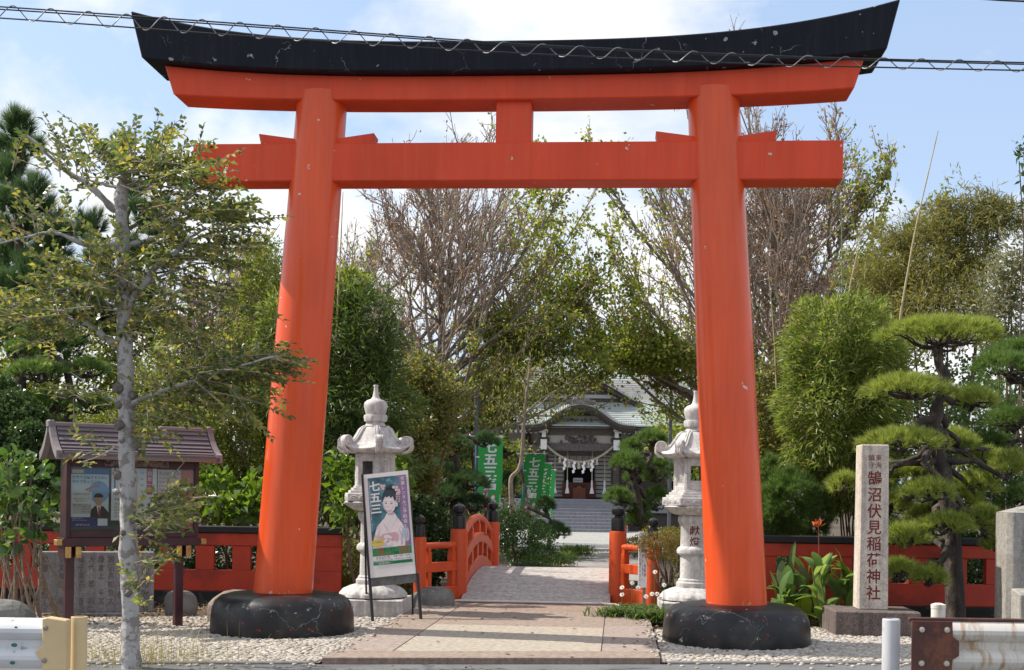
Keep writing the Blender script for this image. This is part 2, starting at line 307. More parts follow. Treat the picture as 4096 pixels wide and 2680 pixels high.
ICO = unit(np.array([(-1, t, 0), (1, t, 0), (-1, -t, 0), (1, -t, 0), (0, -1, t), (0, 1, t), (0, -1, -t), (0, 1, -t), (t, 0, -1), (t, 0, 1), (-t, 0, -1), (-t, 0, 1)]))
ICF = np.array([(0, 11, 5), (0, 5, 1), (0, 1, 7), (0, 7, 10), (0, 10, 11), (1, 5, 9), (5, 11, 4), (11, 10, 2), (10, 7, 6), (7, 1, 8), (3, 9, 4), (3, 4, 2), (3, 2, 6), (3, 6, 8), (3, 8, 9), (4, 9, 5), (2, 4, 11), (6, 2, 10), (8, 6, 7), (9, 8, 1)])
def pebbles(name, P, sx, sy, sz, m, parent=None, kind='stuff', zfac=.3):
    n = len(P); a = rng.normal(0, .35, n)+.15; s = rng.uniform(.72, 1.25, (n, 1, 1))
    V = ICO[None]*(1+rng.normal(0, .13, (n, 12, 1)))*np.array([sx, sy, sz])*s
    c, s_ = np.cos(a)[:, None], np.sin(a)[:, None]
    V = np.stack([V[..., 0]*c-V[..., 1]*s_, V[..., 0]*s_+V[..., 1]*c, V[..., 2]], -1); V = V+P[:, None, :]
    F = (ICF[None]+12*np.arange(n)[:, None, None]).reshape(-1, 3)
    return np_mesh(name, V.reshape(-1, 3), F, m, parent, smooth=True, kind=kind)
def leafless_island(name, cols, rough=.8, bump=.2, bs=80):
    m, t_, b = _nodes(name); gg = t_.nodes.new('ShaderNodeNewGeometry'); r = t_.nodes.new('ShaderNodeValToRGB'); el = r.color_ramp.elements
    while len(el) < len(cols): el.new(.5)
    for i, c in enumerate(cols): el[i].position = i/(len(cols)-1); el[i].color = (*c, 1)
    t_.links.new(gg.outputs['Random Per Island'], r.inputs[0]); t_.links.new(r.outputs[0], b.inputs['Base Color']); b.inputs['Roughness'].default_value = rough
    MATS[name] = m; return m
m_peb = leafless_island('pebble', [(.28, .25, .21), (.46, .42, .37), (.36, .33, .28), (.52, .49, .44), (.33, .28, .23), (.43, .40, .35)])
gx, gy = np.meshgrid(np.arange(-9.4, 9, .066), np.arange(10, 17, .050)); P = np.stack([gx.ravel()+np.tile(np.arange(gx.shape[0])[:, None] % 2*.033, (1, gx.shape[1])).ravel(), gy.ravel()], 1)
P = P+rng.normal(0, .009, P.shape); keep = (inpoly(P, bedL) & (P[:, 0] > -7.2)) | (inpoly(P, bedR) & (P[:, 0] < 5.6))
for c, rr in (((-3.835, 14.13), .78), ((1.364, 14.13), .78)): keep &= np.hypot(P[:, 0]-c[0], P[:, 1]-c[1]) > rr
keep &= rng.random(len(P)) > .03; P = P[keep]
tag(pebbles('pebbles', np.column_stack([P, np.full(len(P), .016)]), .036, .025, .017, m_peb), 'pale oval pebbles set close together beside the stone walkway', 'pebbles', kind='stuff')
# dry leaf litter and soil bits behind the beds
m_lit = leafmat('leaf_litter', [(.20, .13, .07), (.33, .24, .14), (.14, .09, .05), (.38, .30, .19)], trans=.1, rough=.8)

# ------------------------------------------------------------------ stone walkway of slabs
m_pink = granite('pink_aggregate', (.355, .28, .23), (.21, .16, .13), 190, .8, .46, stain=(.27, .215, .18))
m_beige = granite('beige_aggregate', (.43, .385, .315), (.28, .245, .20), 190, .8, .42, stain=(.42, .35, .275))
m_rose = granite('rose_aggregate', (.37, .31, .27), (.25, .205, .175), 190, .8, .44, stain=(.30, .25, .215))
m_dark = granite('dark_aggregate', (.36, .26, .21), (.20, .14, .11), 190, .85, .46)
walk = struct('walkway', MB().hexa([(-2.765, edge_y(-2.765), -.05), (.425, edge_y(.425), -.05), (.425, 18.0, -.05), (-2.765, 18.0, -.05), (-2.765, edge_y(-2.765), .05), (.425, edge_y(.425), .05), (.425, 18.0, .05), (-2.765, 18.0, .05)]), m_dark)
def slab(x0, x1, ya, yb, m, gap=.006):
    fa = ya if callable(ya) else (lambda x: ya); fb = yb if callable(yb) else (lambda x: yb); x0 += gap; x1 -= gap
    MB().hexa([(x0, fa(x0)+gap, .04), (x1, fa(x1)+gap, .04), (x1, fb(x1)-gap, .04), (x0, fb(x0)-gap, .04), (x0, fa(x0)+gap, .062), (x1, fa(x1)+gap, .062), (x1, fb(x1)-gap, .062), (x0, fb(x0)-gap, .062)]).build('slab', m, walk, bevel=.003)
fr = lambda x: edge_y(x)-.012
b1 = lambda x: edge_y(x)+.50
slab(-2.77, .43, fr, b1, m_pink)
for x0, x1, rows in ((-2.77, -2.20, [(b1, 14.0, m_rose), (14.0, 16.4, m_pink), (16.4, 18.0, m_rose)]), (-2.20, -.15, [(b1, 14.9, m_beige), (14.9, 16.9, m_pink), (16.9, 18.0, m_dark)]), (-.15, .43, [(b1, 15.2, m_rose), (15.2, 18.0, m_pink)])):
    for ya, yb, m in rows: slab(x0, x1, ya, yb, m)
# ------------------------------------------------------------------ plank path beyond the bridge, gravel court
m_court = granite('court_gravel', (.42, .42, .40), (.25, .25, .235), 60, .95, .45, stain=(.34, .335, .315), bump=.5)
struct('gravel_court', MB().add([(-5.5, 40, .01), (2.6, 40, .01), (4.5, 75, .01), (-9, 75, .01)], [(0, 1, 2, 3)]), m_court)
m_plank = mat('weathered_planks', (.30, .28, .26), .9, .35, 5, 6, stretch=(.5, 6, 6), bump=.4, bs=30)
pth = struct('path', MB().add([(-2.45, 23.6, .0), (.35, 23.6, .0), (.9, 40.4, .0), (-2.5, 40.4, .0)], [(0, 1, 2, 3)]), m_soil)
_pm = None
for i in range(34):
    y = 23.7+i*.49
    if _pm is None:
        o = MB().box(-1.5, 1.5, 0, .475, 0, .05).build('plank', m_plank, pth, bevel=.008); _pm = o
    else: o = _pm.copy(); COL.objects.link(o)
    o.location = (-1.05+i*.008, y, .005+RD.random()*.008); o.rotation_euler = (0, 0, RD.uniform(-.008, .008))

# ================================================================== torii
m_red = paint_worn('torii_vermilion', (.74, .085, .017), (.62, .52, .46), .30, chips=.735, coat=.15, streak=(.72, .15, .06), shoulder=.47, dirt=.03)
m_redbeam = paint_worn('beam_vermilion', (.70, .070, .024), (.60, .54, .48), .5, chips=.735, spec=.3, streak=(.66, .12, .06))
m_blk = paint_worn('torii_black', (.010, .012, .020), (.30, .31, .33), .55, cracks=.004, chips=.70, vscale=2.2, spec=.15, streak=(.03, .033, .042))
m_base = paint_worn('base_black', (.010, .010, .012), (.36, .355, .35), .40, cracks=.0035, chips=.71, vscale=2.2, red=(.20, .015, .012), spec=.4, shoulder=.33)
TX, TY = -1.255, 14.13
tor = thing('torii_gate', 'huge vermilion gate with curved black top beam and black feet', 'gate', (TX, TY, 0)); tor.rotation_euler = (0, .004, 0)
def lift(s, k): return k*abs(s/4.24)**3
def beam(zb, zt, kb, kt, hb, ht, ends_b, ends_t, roof=0):
    """lofted along x; bottom half depth hb, top ht; ends slanted from ends_b to ends_t"""
    b = MB(); n = 40; V = []; F = []
    for i in range(n+1):
        q = -1+2*i/n; q = math.copysign(abs(q)**.85, q); sb, st = q*ends_b, q*ends_t
        zb_, zt_ = zb+lift(sb, kb), zt+lift(st, kt); V += [(sb, -hb, zb_), (st, -ht, zt_), (st, 0, zt_+roof), (st, ht, zt_), (sb, hb, zb_)]
    for i in range(n):
        for j in range(5): F.append((i*5+j, i*5+(j+1) % 5, (i+1)*5+(j+1) % 5, (i+1)*5+j))
    F += [tuple(range(5))[::-1], tuple(n*5+j for j in range(5))]
    return b.add(V, F)
kb = beam(6.31, 6.625, .20, .385, .39, .43, 4.13, 4.255, .09).build('top_beam', m_blk, tor, bevel=.012); kb.location.x = -.09
beam(6.04, 6.306, .12, .197, .235, .245, 3.815, 3.92).build('second_beam', m_redbeam, tor, bevel=.012).location.x = -.085
MB().box(-3.675, 3.635, -.19, .19, 5.145, 5.575).build('tie_beam', m_redbeam, tor, bevel=.012)
MB().box(-.20, .20, -.16, .16, 5.57, 6.06).build('centre_strut', m_redbeam, tor, bevel=.01)
for s in (-1, 1):
    foot, top = 2.585*s, 2.222*s; b = MB(); n = 40; rows = 14; V = []; F = []
    for i in range(rows+1):
        q = i/rows; z = .42+q*5.75; r = .338-.052*q+.006*math.sin(q*PI)
        for j in range(n): a = 2*PI*j/n; V.append((foot+(top-foot)*q+r*math.cos(a), r*math.sin(a), z))
    for i in range(rows):
        for j in range(n): F.append((i*n+j, i*n+(j+1) % n, (i+1)*n+(j+1) % n, (i+1)*n+j))
    F.append(tuple(rows*n+j for j in range(n)))
    b.add(V, F).build('pillar', m_red, tor, smooth=.6)
    MB().lathe([(.815, -.03), (.822, .0), (.812, .20), (.798, .29), (.765, .365), (.70, .42), (.60, .447), (.30, .462)], 56, (foot, 0, 0), wob=lambda a, j: 1+.003*math.sin(3*a)+.002*math.sin(7*a)).build('base_stone', m_base, tor, smooth=.9)
    for k in (-1, 1):   # wedges driven in beside the pillar, rising away from it
        xa = top+(foot-top)*.10+k*.24; xb = xa+k*.43
        MB().prism([(xa, 5.57), (xb-k*.03, 5.57), (xb, 5.705), (xa, 5.645)], lambda u, v, d: (u, d, v), -.13, .13).build('wedge', m_redbeam, tor, bevel=.006)

# ================================================================== stone lanterns
m_lst = granite('lantern_granite', (.62, .61, .595), (.44, .43, .425), 150, .72, .44, stain=(.50, .49, .475))
m_ins = mat('inscription_red', (.13, .03, .028), .8, .2)
def make_lantern(name, label, loc, rotz, txt):
    t_ = thing(name, label, 'stone lantern', loc, rotz, 'pair of stone lanterns behind the gate')
    MB().box(-.46, .46, -.46, .46, -.03, .24).build('plinth', m_lst, t_, bevel=.012).rotation_euler = (0, 0, -rotz+.03)
    # carved lotus base: petals modelled by a wavy radius
    pet = lambda n, amp: (lambda a, j: 1+amp*abs(math.sin(a*n/2)) if 0 < j < 5 else 1)
    MB().lathe([(.385, .24), (.43, .26), (.43, .30), (.38, .36), (.28, .405), (.235, .42)], 96, wob=pet(12, .06)).build('lotus_base', m_lst, t_, smooth=.7)
    MB().lathe([(.225, .42), (.23, .43), (.23, .48), (.205, .50), (.205, .52), (.182, .54), (.178, .84), (.20, .855), (.225, .875), (.23, .91), (.215, .945), (.20, .955), (.18, .97), (.177, 1.24), (.195, 1.27), (.215, 1.30), (.215, 1.36), (.195, 1.385)], 48).build('shaft', m_lst, t_, smooth=.7)
    MB().lathe([(.19, 1.385), (.26, 1.40), (.35, 1.46), (.385, 1.50), (.36, 1.515)], 96, wob=pet(12, .07)).build('lotus_cup', m_lst, t_, smooth=.7)
    h6 = lambda r, z0, z1, b=0: MB().lathe([(r, z0), (r-b, z1)], 6, ph=PI/6)
    tray = h6(.435, 1.515, 1.625).build('tray', m_lst, t_, bevel=.01)
    bb = MB()
    for i in range(6):   # scrolling wave relief on each tray face
        a = PI/3*i; ca, sa = math.cos(a), math.sin(a); r0 = .435*math.cos(PI/6)
        for k in range(3):
            for q in range(2):
                u = (k-1)*.125; V = []
                for w in range(9):
                    an = PI*w/8; rr = .05-.022*q; V.append((r0+.003, u+rr*math.cos(an), 1.54+rr*math.sin(an)))
                bb.tube([(x*ca-y*sa, x*sa+y*ca, z) for x, y, z in V], .007, 5)
    bb.build('wave_relief', m_lst, tray, smooth=.8)['kind'] = 'stuff'
    for r, z0, z1 in ((.385, 1.625, 1.66), (.345, 1.66, 1.695), (.31, 1.695, 1.72)): h6(r, z0, z1).build('step', m_lst, t_, bevel=.005)
    # fire box: six corner posts, sills, lintels, panels; two open windows
    fb = MB()
    for i in range(6):
        a = PI/6+PI/3*i; fb.lathe([(.042, 1.72), (.042, 2.145)], 6, (.245*math.cos(a), .245*math.sin(a), 0))
    fb.lathe([(.285, 1.72), (.285, 1.775)], 6, ph=PI/6); fb.lathe([(.285, 2.09), (.285, 2.15)], 6, ph=PI/6)
    fbx = fb.build('fire_box', m_lst, t_, bevel=.004)
    for i in range(6):
        a = PI/3*i; ca, sa = math.cos(a), math.sin(a); r0 = .285*math.cos(PI/6)-.035; T = lambda u, v, d: (d*ca-u*sa, d*sa+u*ca, v)
        if i in (1, 4):   # open windows front and back
            for u0, u1, v0, v1 in ((-.12, -.075, 1.77, 2.1), (.075, .12, 1.77, 2.1), (-.075, .075, 2.045, 2.1), (-.075, .075, 1.77, 1.85)): MB().prism(rect(u0, u1, v0, v1), T, r0, r0+.028).build('window_frame', m_lst, fbx)
        else:
            pn = MB().prism(rect(-.12, .12, 1.77, 2.095), T, r0-.01, r0+.012).build('panel', m_lst, fbx)
            rb = MB()
            if i % 2: # lattice relief
                for k in range(-3, 4):
                    for sg in (-1, 1): rb.tube([T(max(-.07, min(.07, k*.03-.07*sg)), 1.83, r0+.014), T(max(-.07, min(.07, k*.03+.07*sg)), 2.06, r0+.014)], .006, 4)
            else:     # a small standing deer in relief
                rb.add(*[[T(.0+x, 1.90+z, r0+.012+.02*y) for x, z, y in [(-.05, .02, 0), (.05, .02, 0), (.06, .06, 0), (.03, .08, 0), (.045, .15, 0), (.03, .19, 0), (.005, .16, 0), (0, .09, 0), (-.055, .07, 0), (0, .06, 1)]], [(i_, (i_+1) % 9, 9) for i_ in range(9)]])
                for x in (-.045, -.025, .02, .04): rb.tube([T(x, 1.92, r0+.016), T(x, 1.84, r0+.014)], .008, 5)
            rb.build('relief', m_lst, pn)
    # six-sided roof with concave slopes and curled corners
    n = 72; prof = [(.16, 2.50), (.19, 2.49), (.235, 2.43), (.275, 2.36), (.33, 2.285), (.40, 2.235), (.455, 2.225), (.47, 2.205), (.452, 2.175), (.42, 2.165), (.33, 2.15), (.20, 2.145)]
    V = []; F = []; k = len(prof)
    for i in range(n):
        a = 2*PI*i/n; dv = ((a-PI/6+PI/6) % (PI/3))-PI/6; hexr = math.cos(PI/6)/math.cos(dv)   # 1 at corners
        cor = max(0, (hexr-.866)/.134)
        for j, (r, z) in enumerate(prof):
            q = max(0, min(1, (r-.2)/.25)); rr = r*(1-q+q*(hexr*1.05)); zz = z+(.055*cor**1.6*q if j > 2 else 0)+(.018*math.exp(-(cor-1)**2*14) if j < 7 else 0)
            V.append((rr*math.cos(a+PI/6), rr*math.sin(a+PI/6), zz))
    for i in range(n):
        for j in range(k-1): F.append((i*k+j, ((i+1) % n)*k+j, ((i+1) % n)*k+j+1, i*k+j+1))
    F += [tuple(i*k for i in range(n))[::-1], tuple(i*k+k-1 for i in range(n))]
    rf = MB().add(V, F).build('roof', m_lst, t_, smooth=.9)
    for i in range(6):
        a = PI/3*i+PI/6+PI/6-PI/6; a = PI/6+PI/3*i+PI/6-PI/6; ca, sa = math.cos(a), math.sin(a); cb = MB()
        # curled corner: a spiral scroll seen from the side, with a rib running up the hip
        sp = []
        for q in range(26): an = -PI*.55+q/25*PI*2.7; rr = .082*(1-q/25*.72); sp.append((.455+rr*math.cos(an), 2.315+rr*math.sin(an)))
        for tz, w in ((0, .052), (1, .034)):
            for u, v in (): pass
        cb.lathe([(.070, -.040), (.080, -.028), (.080, .028), (.070, .040)], 20)
        Vc = [(.455+x, z, 2.305+y) for x, y, z in cb.v]; cb.v = [(x*ca-y*sa, x*sa+y*ca, z) for x, y, z in Vc]
        for sd in (-1, 1): cb.tube([(u*ca-sd*.040*sa, u*sa+sd*.040*ca, v) for u, v in sp], .010, 5)
        for off in (-.030, 0, .030):
            cb.tube([(u*ca-off*sa, u*sa+off*ca, v+.004-abs(off)*.25) for u, v in ((.17, 2.505), (.225, 2.47), (.27, 2.40), (.32, 2.33), (.38, 2.285), (.43, 2.29))], .021 if off == 0 else .015, 6)
            cb.tube([(u*ca-off*sa, u*sa+off*ca, v) for u, v in ((.52, 2.27), (.525, 2.23), (.49, 2.185), (.42, 2.16))], .020, 6)
        cb.build('curled_corner', m_lst, rf, smooth=.8)
    MB().lathe([(.135, 2.50), (.148, 2.515), (.12, 2.555), (.12, 2.57)], 36).build('neck_ring', m_lst, t_, smooth=.7)
    MB().lathe([(.12, 2.565), (.145, 2.58), (.155, 2.64), (.15, 2.665), (.12, 2.668)], 72, wob=lambda a, j: 1+.045*abs(math.sin(a*4)) if j in (1, 2) else 1).build('lotus_ring', m_lst, t_, smooth=.7)
    MB().lathe([(.125, 2.665), (.142, 2.71), (.156, 2.78), (.152, 2.825), (.118, 2.858), (.07, 2.875), (.048, 2.90), (.036, 2.95), (.029, 3.0), (.028, 3.035), (.034, 3.06), (.030, 3.066)], 40).build('jewel', m_lst, t_, smooth=.9)
    # two characters cut and painted on the shaft, wrapped round it
    b = MB()
    for k, ch in enumerate(txt):
        gv, gf = glyph(ch, .012)
        for_v = []
        for x, y, _ in gv:
            u = (x-.5)*.14; v = 1.19-k*.155+(y-.38)*.135; an = -PI/2+u/.178-rotz+.0; for_v.append((.181*math.cos(an), .181*math.sin(an), v))
        b.add(for_v, gf)
    b.build('inscription', m_ins, t_)
    return t_
make_lantern('stone_lantern', 'stone lantern partly behind the leaning poster sign, near the notice board', (-3.235, 16.42, 0), .30, '献燈')
make_lantern('stone_lantern', 'stone lantern half hidden by the gate pillar beside the grassy flowers', (1.02, 17.0, 0), .55, '献燈')
# ================================================================== fences
m_fred = mat('fence_red', (.42, .040, .016), .5, .14, 3, 6, col2=(.27, .03, .016), ms=2, bump=.25, bs=90)
m_fblk = mat('fence_black', (.012, .012, .014), .6, .3, 5, bump=.2, bs=60)
m_fnd = mat('foundation_black', (.018, .017, .017), .9, .4, 4, 6, col2=(.06, .055, .05), ms=3, bump=.4, bs=50)
def fence(label, a, b, bays, solid_end=0, tone=0, zg=0):
    a = np.array(a, float); b = np.array(b, float); d = b-a; Ln = np.hypot(*d); t_ = thing('fence', label, 'fence', (a[0], a[1], zg), math.atan2(d[1], d[0]))
    MB().box(0, Ln, -.10, .10, -.05, .20).build('foundation', m_fnd, t_, bevel=.01)
    MB().box(0, Ln, -.07, .07, .20, .50).build('bottom_rail', m_fred, t_, bevel=.008)
    MB().box(0, Ln, -.065, .065, .85, 1.03).build('top_rail', m_fred, t_, bevel=.008)
    MB().box(-.02, Ln+.03, -.10, .10, 1.03, 1.13).build('cap', m_fblk, t_, bevel=.012)
    first = None; w = .26; pitch = .52; n = int((Ln-solid_end)/pitch)
    for i in range(n):
        if first is None: o = first = MB().box(0, w, -.05, .05, .50, .85).build('baluster', m_fred, t_, bevel=.006)
        else: o = first.copy(); COL.objects.link(o)
        o.location = (i*pitch+.12, 0, 0)
    if solid_end: MB().box(Ln-solid_end, Ln, -.055, .055, .50, .85).build('end_panel', m_fred, t_, bevel=.006)
    return t_
fl0 = G(40, 603); fl1 = at(342, 560, 17.9)
fence('low red fence with black cap behind the notice board and gate pillar', (-14.4, 16.6), (fl1[0], fl1[1]), 0, .66)
fence('low red fence with black cap behind the inscribed stone post and pine', (1.75, 17.15), (11.1, 18.1), 0, .2)

# ================================================================== inscribed stone post
m_post = granite('post_granite', (.66, .59, .51), (.38, .32, .27), 95, .8, .44, stain=(.56, .50, .43))
m_plin = granite('plinth_dark', (.17, .135, .125), (.08, .065, .06), 60, .85, .46, stain=(.30, .23, .21))
m_red2 = mat('carved_red', (.17, .028, .022), .8, .25)
sp_ = thing('stone_post', 'tall square granite post with red carved characters standing before the red fence', 'stone post', (3.055, 15.45, 0), .02)
MB().box(-.50, .50, -.42, .42, -.03, .31).build('plinth', m_plin, sp_, bevel=.015)
MB().hexa([(-.175, -.165, .31), (.175, -.165, .31), (.175, .165, .31), (-.175, .165, .31), (-.162, -.155, 2.29), (.162, -.155, 2.29), (.162, .155, 2.29), (-.162, .155, 2.29)]).build('shaft', m_post, sp_, bevel=.01)
Osp = np.array([0, -.1665, 0.]); Vsp = np.array([0, .0055, 1.]) 
lettering('inscription', [('東海', .042, 2.175, .088, 'v', .9), ('鎮守', -.044, 2.175, .088, 'v', .9), ('鵠沼伏見稲荷神社', .0, 1.985, .196, 'v', .88, .014)], Osp, (1, 0, 0), Vsp, m_red2, sp_, off=.003, world=False)
# small stones further right
m_stn = granite('weathered_stone', (.36, .345, .315), (.24, .225, .205), 70, .9, .44, stain=(.25, .21, .165))
s2 = thing('stone_pillar', 'weathered pale stone pillar with a bolt hole, cut off by the right edge', 'stone pillar', (4.80, 15.15, 0), .03)
MB().prism([(-.31, -.18), (-.245, -.24), (.24, -.24), (.31, -.18), (.31, .2), (-.31, .2)], lambda u, v, d: (u, v, d), 0, 1.50).build('shaft', m_stn, s2, bevel=.008)
MB().add([(-.31, -.18, 1.50), (-.245, -.24, 1.50), (.24, -.24, 1.50), (.31, -.18, 1.50), (.31, .2, 1.50), (-.31, .2, 1.50), (0, -.02, 1.60)], [(0, 1, 6), (1, 2, 6), (2, 3, 6), (3, 4, 6), (4, 5, 6), (5, 0, 6), (5, 4, 3, 2, 1, 0)]).build('peaked_top', m_stn, s2)
bh = MB().lathe([(.022, -.001), (.022, .004)], 12).build('bolt_hole', m_fblk, s2); bh.location = (-.055, -.243, 1.13); bh.rotation_euler = (PI/2, 0, 0)
s3 = thing('stone_block', 'small grey stone block with a red carved character before the right stone pillar', 'stone block', (4.73, 14.55, 0), .03)
MB().hexa([(-.25, -.15, 0), (.3, -.15, 0), (.3, .15, 0), (-.25, .15, 0), (-.25, -.15, .59), (.3, -.15, .59), (.3, .15, .66), (-.25, .15, .64)]).build('block', m_stn, s3, bevel=.012)
lettering('inscription', [('太', .0, .46, .24, 'v', 1, .01)], (0, -.151, 0), (1, 0, 0), (0, 0, 1), mat('carved_bright_red', (.42, .05, .03), .7, .2), s3, off=.003, world=False)

# ================================================================== stone tablet and rocks
m_tab = granite('tablet_granite', (.36, .35, .36), (.20, .19, .20), 85, .8, .49, stain=(.30, .30, .31), bump=.05)
m_cut = mat('cut_letters', (.12, .10, .095), .9, .2)
tb = thing('stone_tablet', 'wide low grey granite tablet with carved columns of names under the notice board', 'stone tablet', (-6.62, 15.45, .0), .30)
MB().box(-.70, .70, -.07, .07, .06, .83).build('slab', m_tab, tb, bevel=.008)
MB().box(-.5, .5, -.12, .12, -.03, .06).build('footing', m_stn, tb, bevel=.02)
cols = [('鳥居寄附者', .60, .115), ('世話人 奥', .42, .10), ('高木 七郎', .30, .09), ('鵠沼高松良太', .18, .085), ('鎌倉上 平次', .06, .085), ('大代 草 司二', -.06, .085), ('逗子黒石 吉', -.18, .085), ('沼田山口文夫', -.30, .085), ('夕文有山 殿', -.42, .085), ('松原 星野人', -.62, .09)]
lettering('inscription', [(s_, u, .79, z_*1.25, 'v', .75) for s_, u, z_ in cols], (0, -.071, 0), (1, 0, 0), (0, 0, 1), m_cut, tb, off=.002, world=False)['kind'] = 'stuff'
m_rock = mat('rock', (.20, .155, .13), .85, .45, 3, 9, col2=(.32, .28, .24), ms=4, bump=1.0, bs=9, stretch=(1, 3, 1))
m_rock2 = mat('rock_grey', (.16, .16, .15), .9, .4, 4, 8, bump=.8, bs=8)
def rock(label, loc, s, seed, m, cat='rock'):
    bm = bmesh.new(); bmesh.ops.create_icosphere(bm, subdivisions=3, radius=1); rr = np.random.default_rng(seed); K = rr.normal(size=(14, 3)); ph = rr.uniform(0, 6, 14)
    for v in bm.verts:
        p = np.array(v.co); n = sum(math.sin(2.2*(k@p)+q) for k, q in zip(K, ph))/14; p = np.sign(p)*np.abs(p)**.72
        v.co = Vector(p*(1+.28*n)*s)
    me = bpy.data.meshes.new('rock'); bm.to_mesh(me); bm.free(); o = link('rock', me, m); o.location = loc
    return tag(o, label, cat, 'garden rocks along the fence')
rk = G(198, 625)
rock('reddish brown angular rock between the notice board and the left gate base', (-4.62, 15.1, .12), (.42, .3, .30), 3, m_rock)
rock('small rounded rock at the right end of the carved tablet', (-5.62, 15.75, .1), (.2, .18, .24), 4, m_rock2)
rock('dark grey rock at the left edge behind the guardrail', (-7.3, 14.2, .06), (.5, .3, .26), 5, m_rock2)
rock('dark rock in shade right of the left lantern plinth', (-2.62, 17.6, .06), (.3, .25, .26), 6, m_rock2)

# ================================================================== notice board
m_bfr = mat('board_frame', (.055, .018, .022), .38, .25, 6, 5, stretch=(1, 1, 1), col2=(.035, .014, .02), ms=2)
m_brs = mat('brass_cap', (.50, .30, .11), .38, .25, 30, 4, metal=.75, bump=.5, bs=60)
m_tile = mat('metal_roof_tile', (.15, .125, .135), .42, .2, 5, 5, stretch=(.4, 4, 4), spec=.5)
m_rdg = mat('metal_ridge', (.20, .165, .17), .4, .2, 4, spec=.5)
m_gold = mat('gold_eave', (.55, .30, .08), .4, .2, 6, metal=.5)
m_back = mat('board_backing', (.03, .05, .04), .9, .3)
m_orange = mat('board_orange', (.50, .10, .03), .7, .1)
m_glass = glassmat('glass')
TH = math.radians(33); nbl = G(180, 629); ub = math.cos(TH)*_r+math.sin(TH)*_fw
nb = thing('notice_board', 'roofed dark wooden notice board with glass front and brass fittings', 'notice board', (nbl[0], nbl[1], 0), math.atan2(ub[1], ub[0]))
# local x runs along the board (right post 0, left post -1.297), local -y faces the viewer
x0, x1 = -1.31, .205
for px_ in (-1.235, .02): MB().box(px_-.048, px_+.048, .10, .20, -.05, 1.0).build('post', m_bfr, nb, bevel=.008)
for z0, z1 in ((.975, 1.015),): MB().box(x0-.03, x1+.03, -.02, .30, z0, z1+.06).build('bottom_beam', m_bfr, nb, bevel=.006)
for xa in (-1.235, .02):
    for k in (-.055, .055):
        ar = MB().box(xa+k-.028, xa+k+.028, -.03, .33, .855, .975).build('bracket', m_bfr, nb, bevel=.004)
        MB().box(xa+k-.031, xa+k+.031, -.055, -.028, .850, .978).build('brass_end', m_brs, ar, bevel=.006)
for xs in (x0-.10, x1+.03): MB().box(xs, xs+.07, .0, .12, .99, 1.055).build('brass_corner', m_brs, nb, bevel=.006)
# the case: sides, frame, backing, glass
for xs in (x0, x1-.05): MB().box(xs, xs+.05, 0, .28, 1.075, 1.985).build('side', m_bfr, nb, bevel=.005)
MB().box(x0+.05, x1-.05, .005, .05, 1.075, 1.16).build('frame_rail', m_bfr, nb, bevel=.004)
MB().box(x0+.05, x1-.05, .005, .05, 1.87, 1.985).build('frame_rail', m_bfr, nb, bevel=.004)
MB().box(x0+.05, x1-.05, .060, .09, 1.075, 1.985).build('backing', m_back, nb)
MB().box(x0+.05, x1-.05, .025, .029, 1.16, 1.87).build('glass', m_glass, nb)
MB().box(-.90, -.16, -.003, .005, 1.885, 1.965).build('name_plate', mat('worn_plate', (.20, .15, .14), .8, .5, 20, 5, col2=(.05, .035, .035), ms=25, lo=.5, hi=.55), nb)
MB().box(x1-.20, x1-.055,  .050, .059, 1.17, 1.86).build('orange_panel', m_orange, nb)
# roof
ry0, rz0 = .14, 2.43; prof = [(-.27, 1.99), (-.21, 2.02), (-.15, 2.065), (-.09, 2.12), (-.035, 2.185), (.015, 2.26), (.06, 2.335), (.105, 2.405)]
rxa, rxb = -1.455, .36; prof = [(y-.0, 2.005+(z-1.99)*.76) for y, z in prof]
roofm = MB().prism(prof+[(ry0, 2.345)]+[(2*ry0-y, z) for y, z in prof[::-1]]+[(2*ry0-y, z-.045) for y, z in prof]+[(ry0, 2.30)]+[(y, z-.045) for y, z in prof[::-1]], lambda u, v, d: (d, u, v), rxa, rxb).build('roof', m_tile, nb)
for i in range(7):
    (ya, za), (yb, zb) = prof[i], prof[i+1]; ln = math.hypot(yb-ya, zb-za); ny, nz = -(zb-za)/ln, (yb-ya)/ln
    for sgn in (1, -1):
        Q = [(ya-.012*(yb-ya)/ln+ny*.022, za+nz*.022), (yb+ny*.006, zb+nz*.006), (yb, zb), (ya-.012*(yb-ya)/ln, za)]
        if sgn < 0: Q = [(2*ry0-y, z) for y, z in Q]
        MB().prism(Q, lambda u, v, d: (d, u, v), rxa+.05, rxb-.05).build('roof_course', m_tile, roofm)
for xs in (rxa-.03, rxb-.035):
    for sgn in (1, -1):
        b = MB()
        for i in range(7):
            (ya, za), (yb, zb) = prof[i], prof[i+1]
            if sgn < 0: ya, yb = 2*ry0-ya, 2*ry0-yb
            b.hexa([(xs, ya, za-.06), (xs+.065, ya, za-.06), (xs+.065, yb, zb-.06), (xs, yb, zb-.06), (xs, ya, za+.035), (xs+.065, ya, za+.035), (xs+.065, yb, zb+.035), (xs, yb, zb+.035)])
        b.build('barge_board', m_rdg, roofm)
MB().box(rxa-.03, rxb+.03, ry0-.06, ry0+.06, 2.315, 2.37).build('ridge', m_rdg, roofm, bevel=.012)
for xs in (rxa-.04, rxb-.03): MB().box(xs, xs+.07, ry0-.07, ry0+.07, 2.305, 2.39).build('ridge_end', m_rdg, roofm, bevel=.012)
MB().box(rxa+.04, rxb-.04, -.255, -.235, 1.955, 1.985).build('eave_board', m_gold, roofm)
for xs in (x0-.06, x1): MB().box(xs-.01, xs+.12, -.20, -.12, 1.945, 1.99).build('brass_corner', m_brs, roofm, bevel=.005)
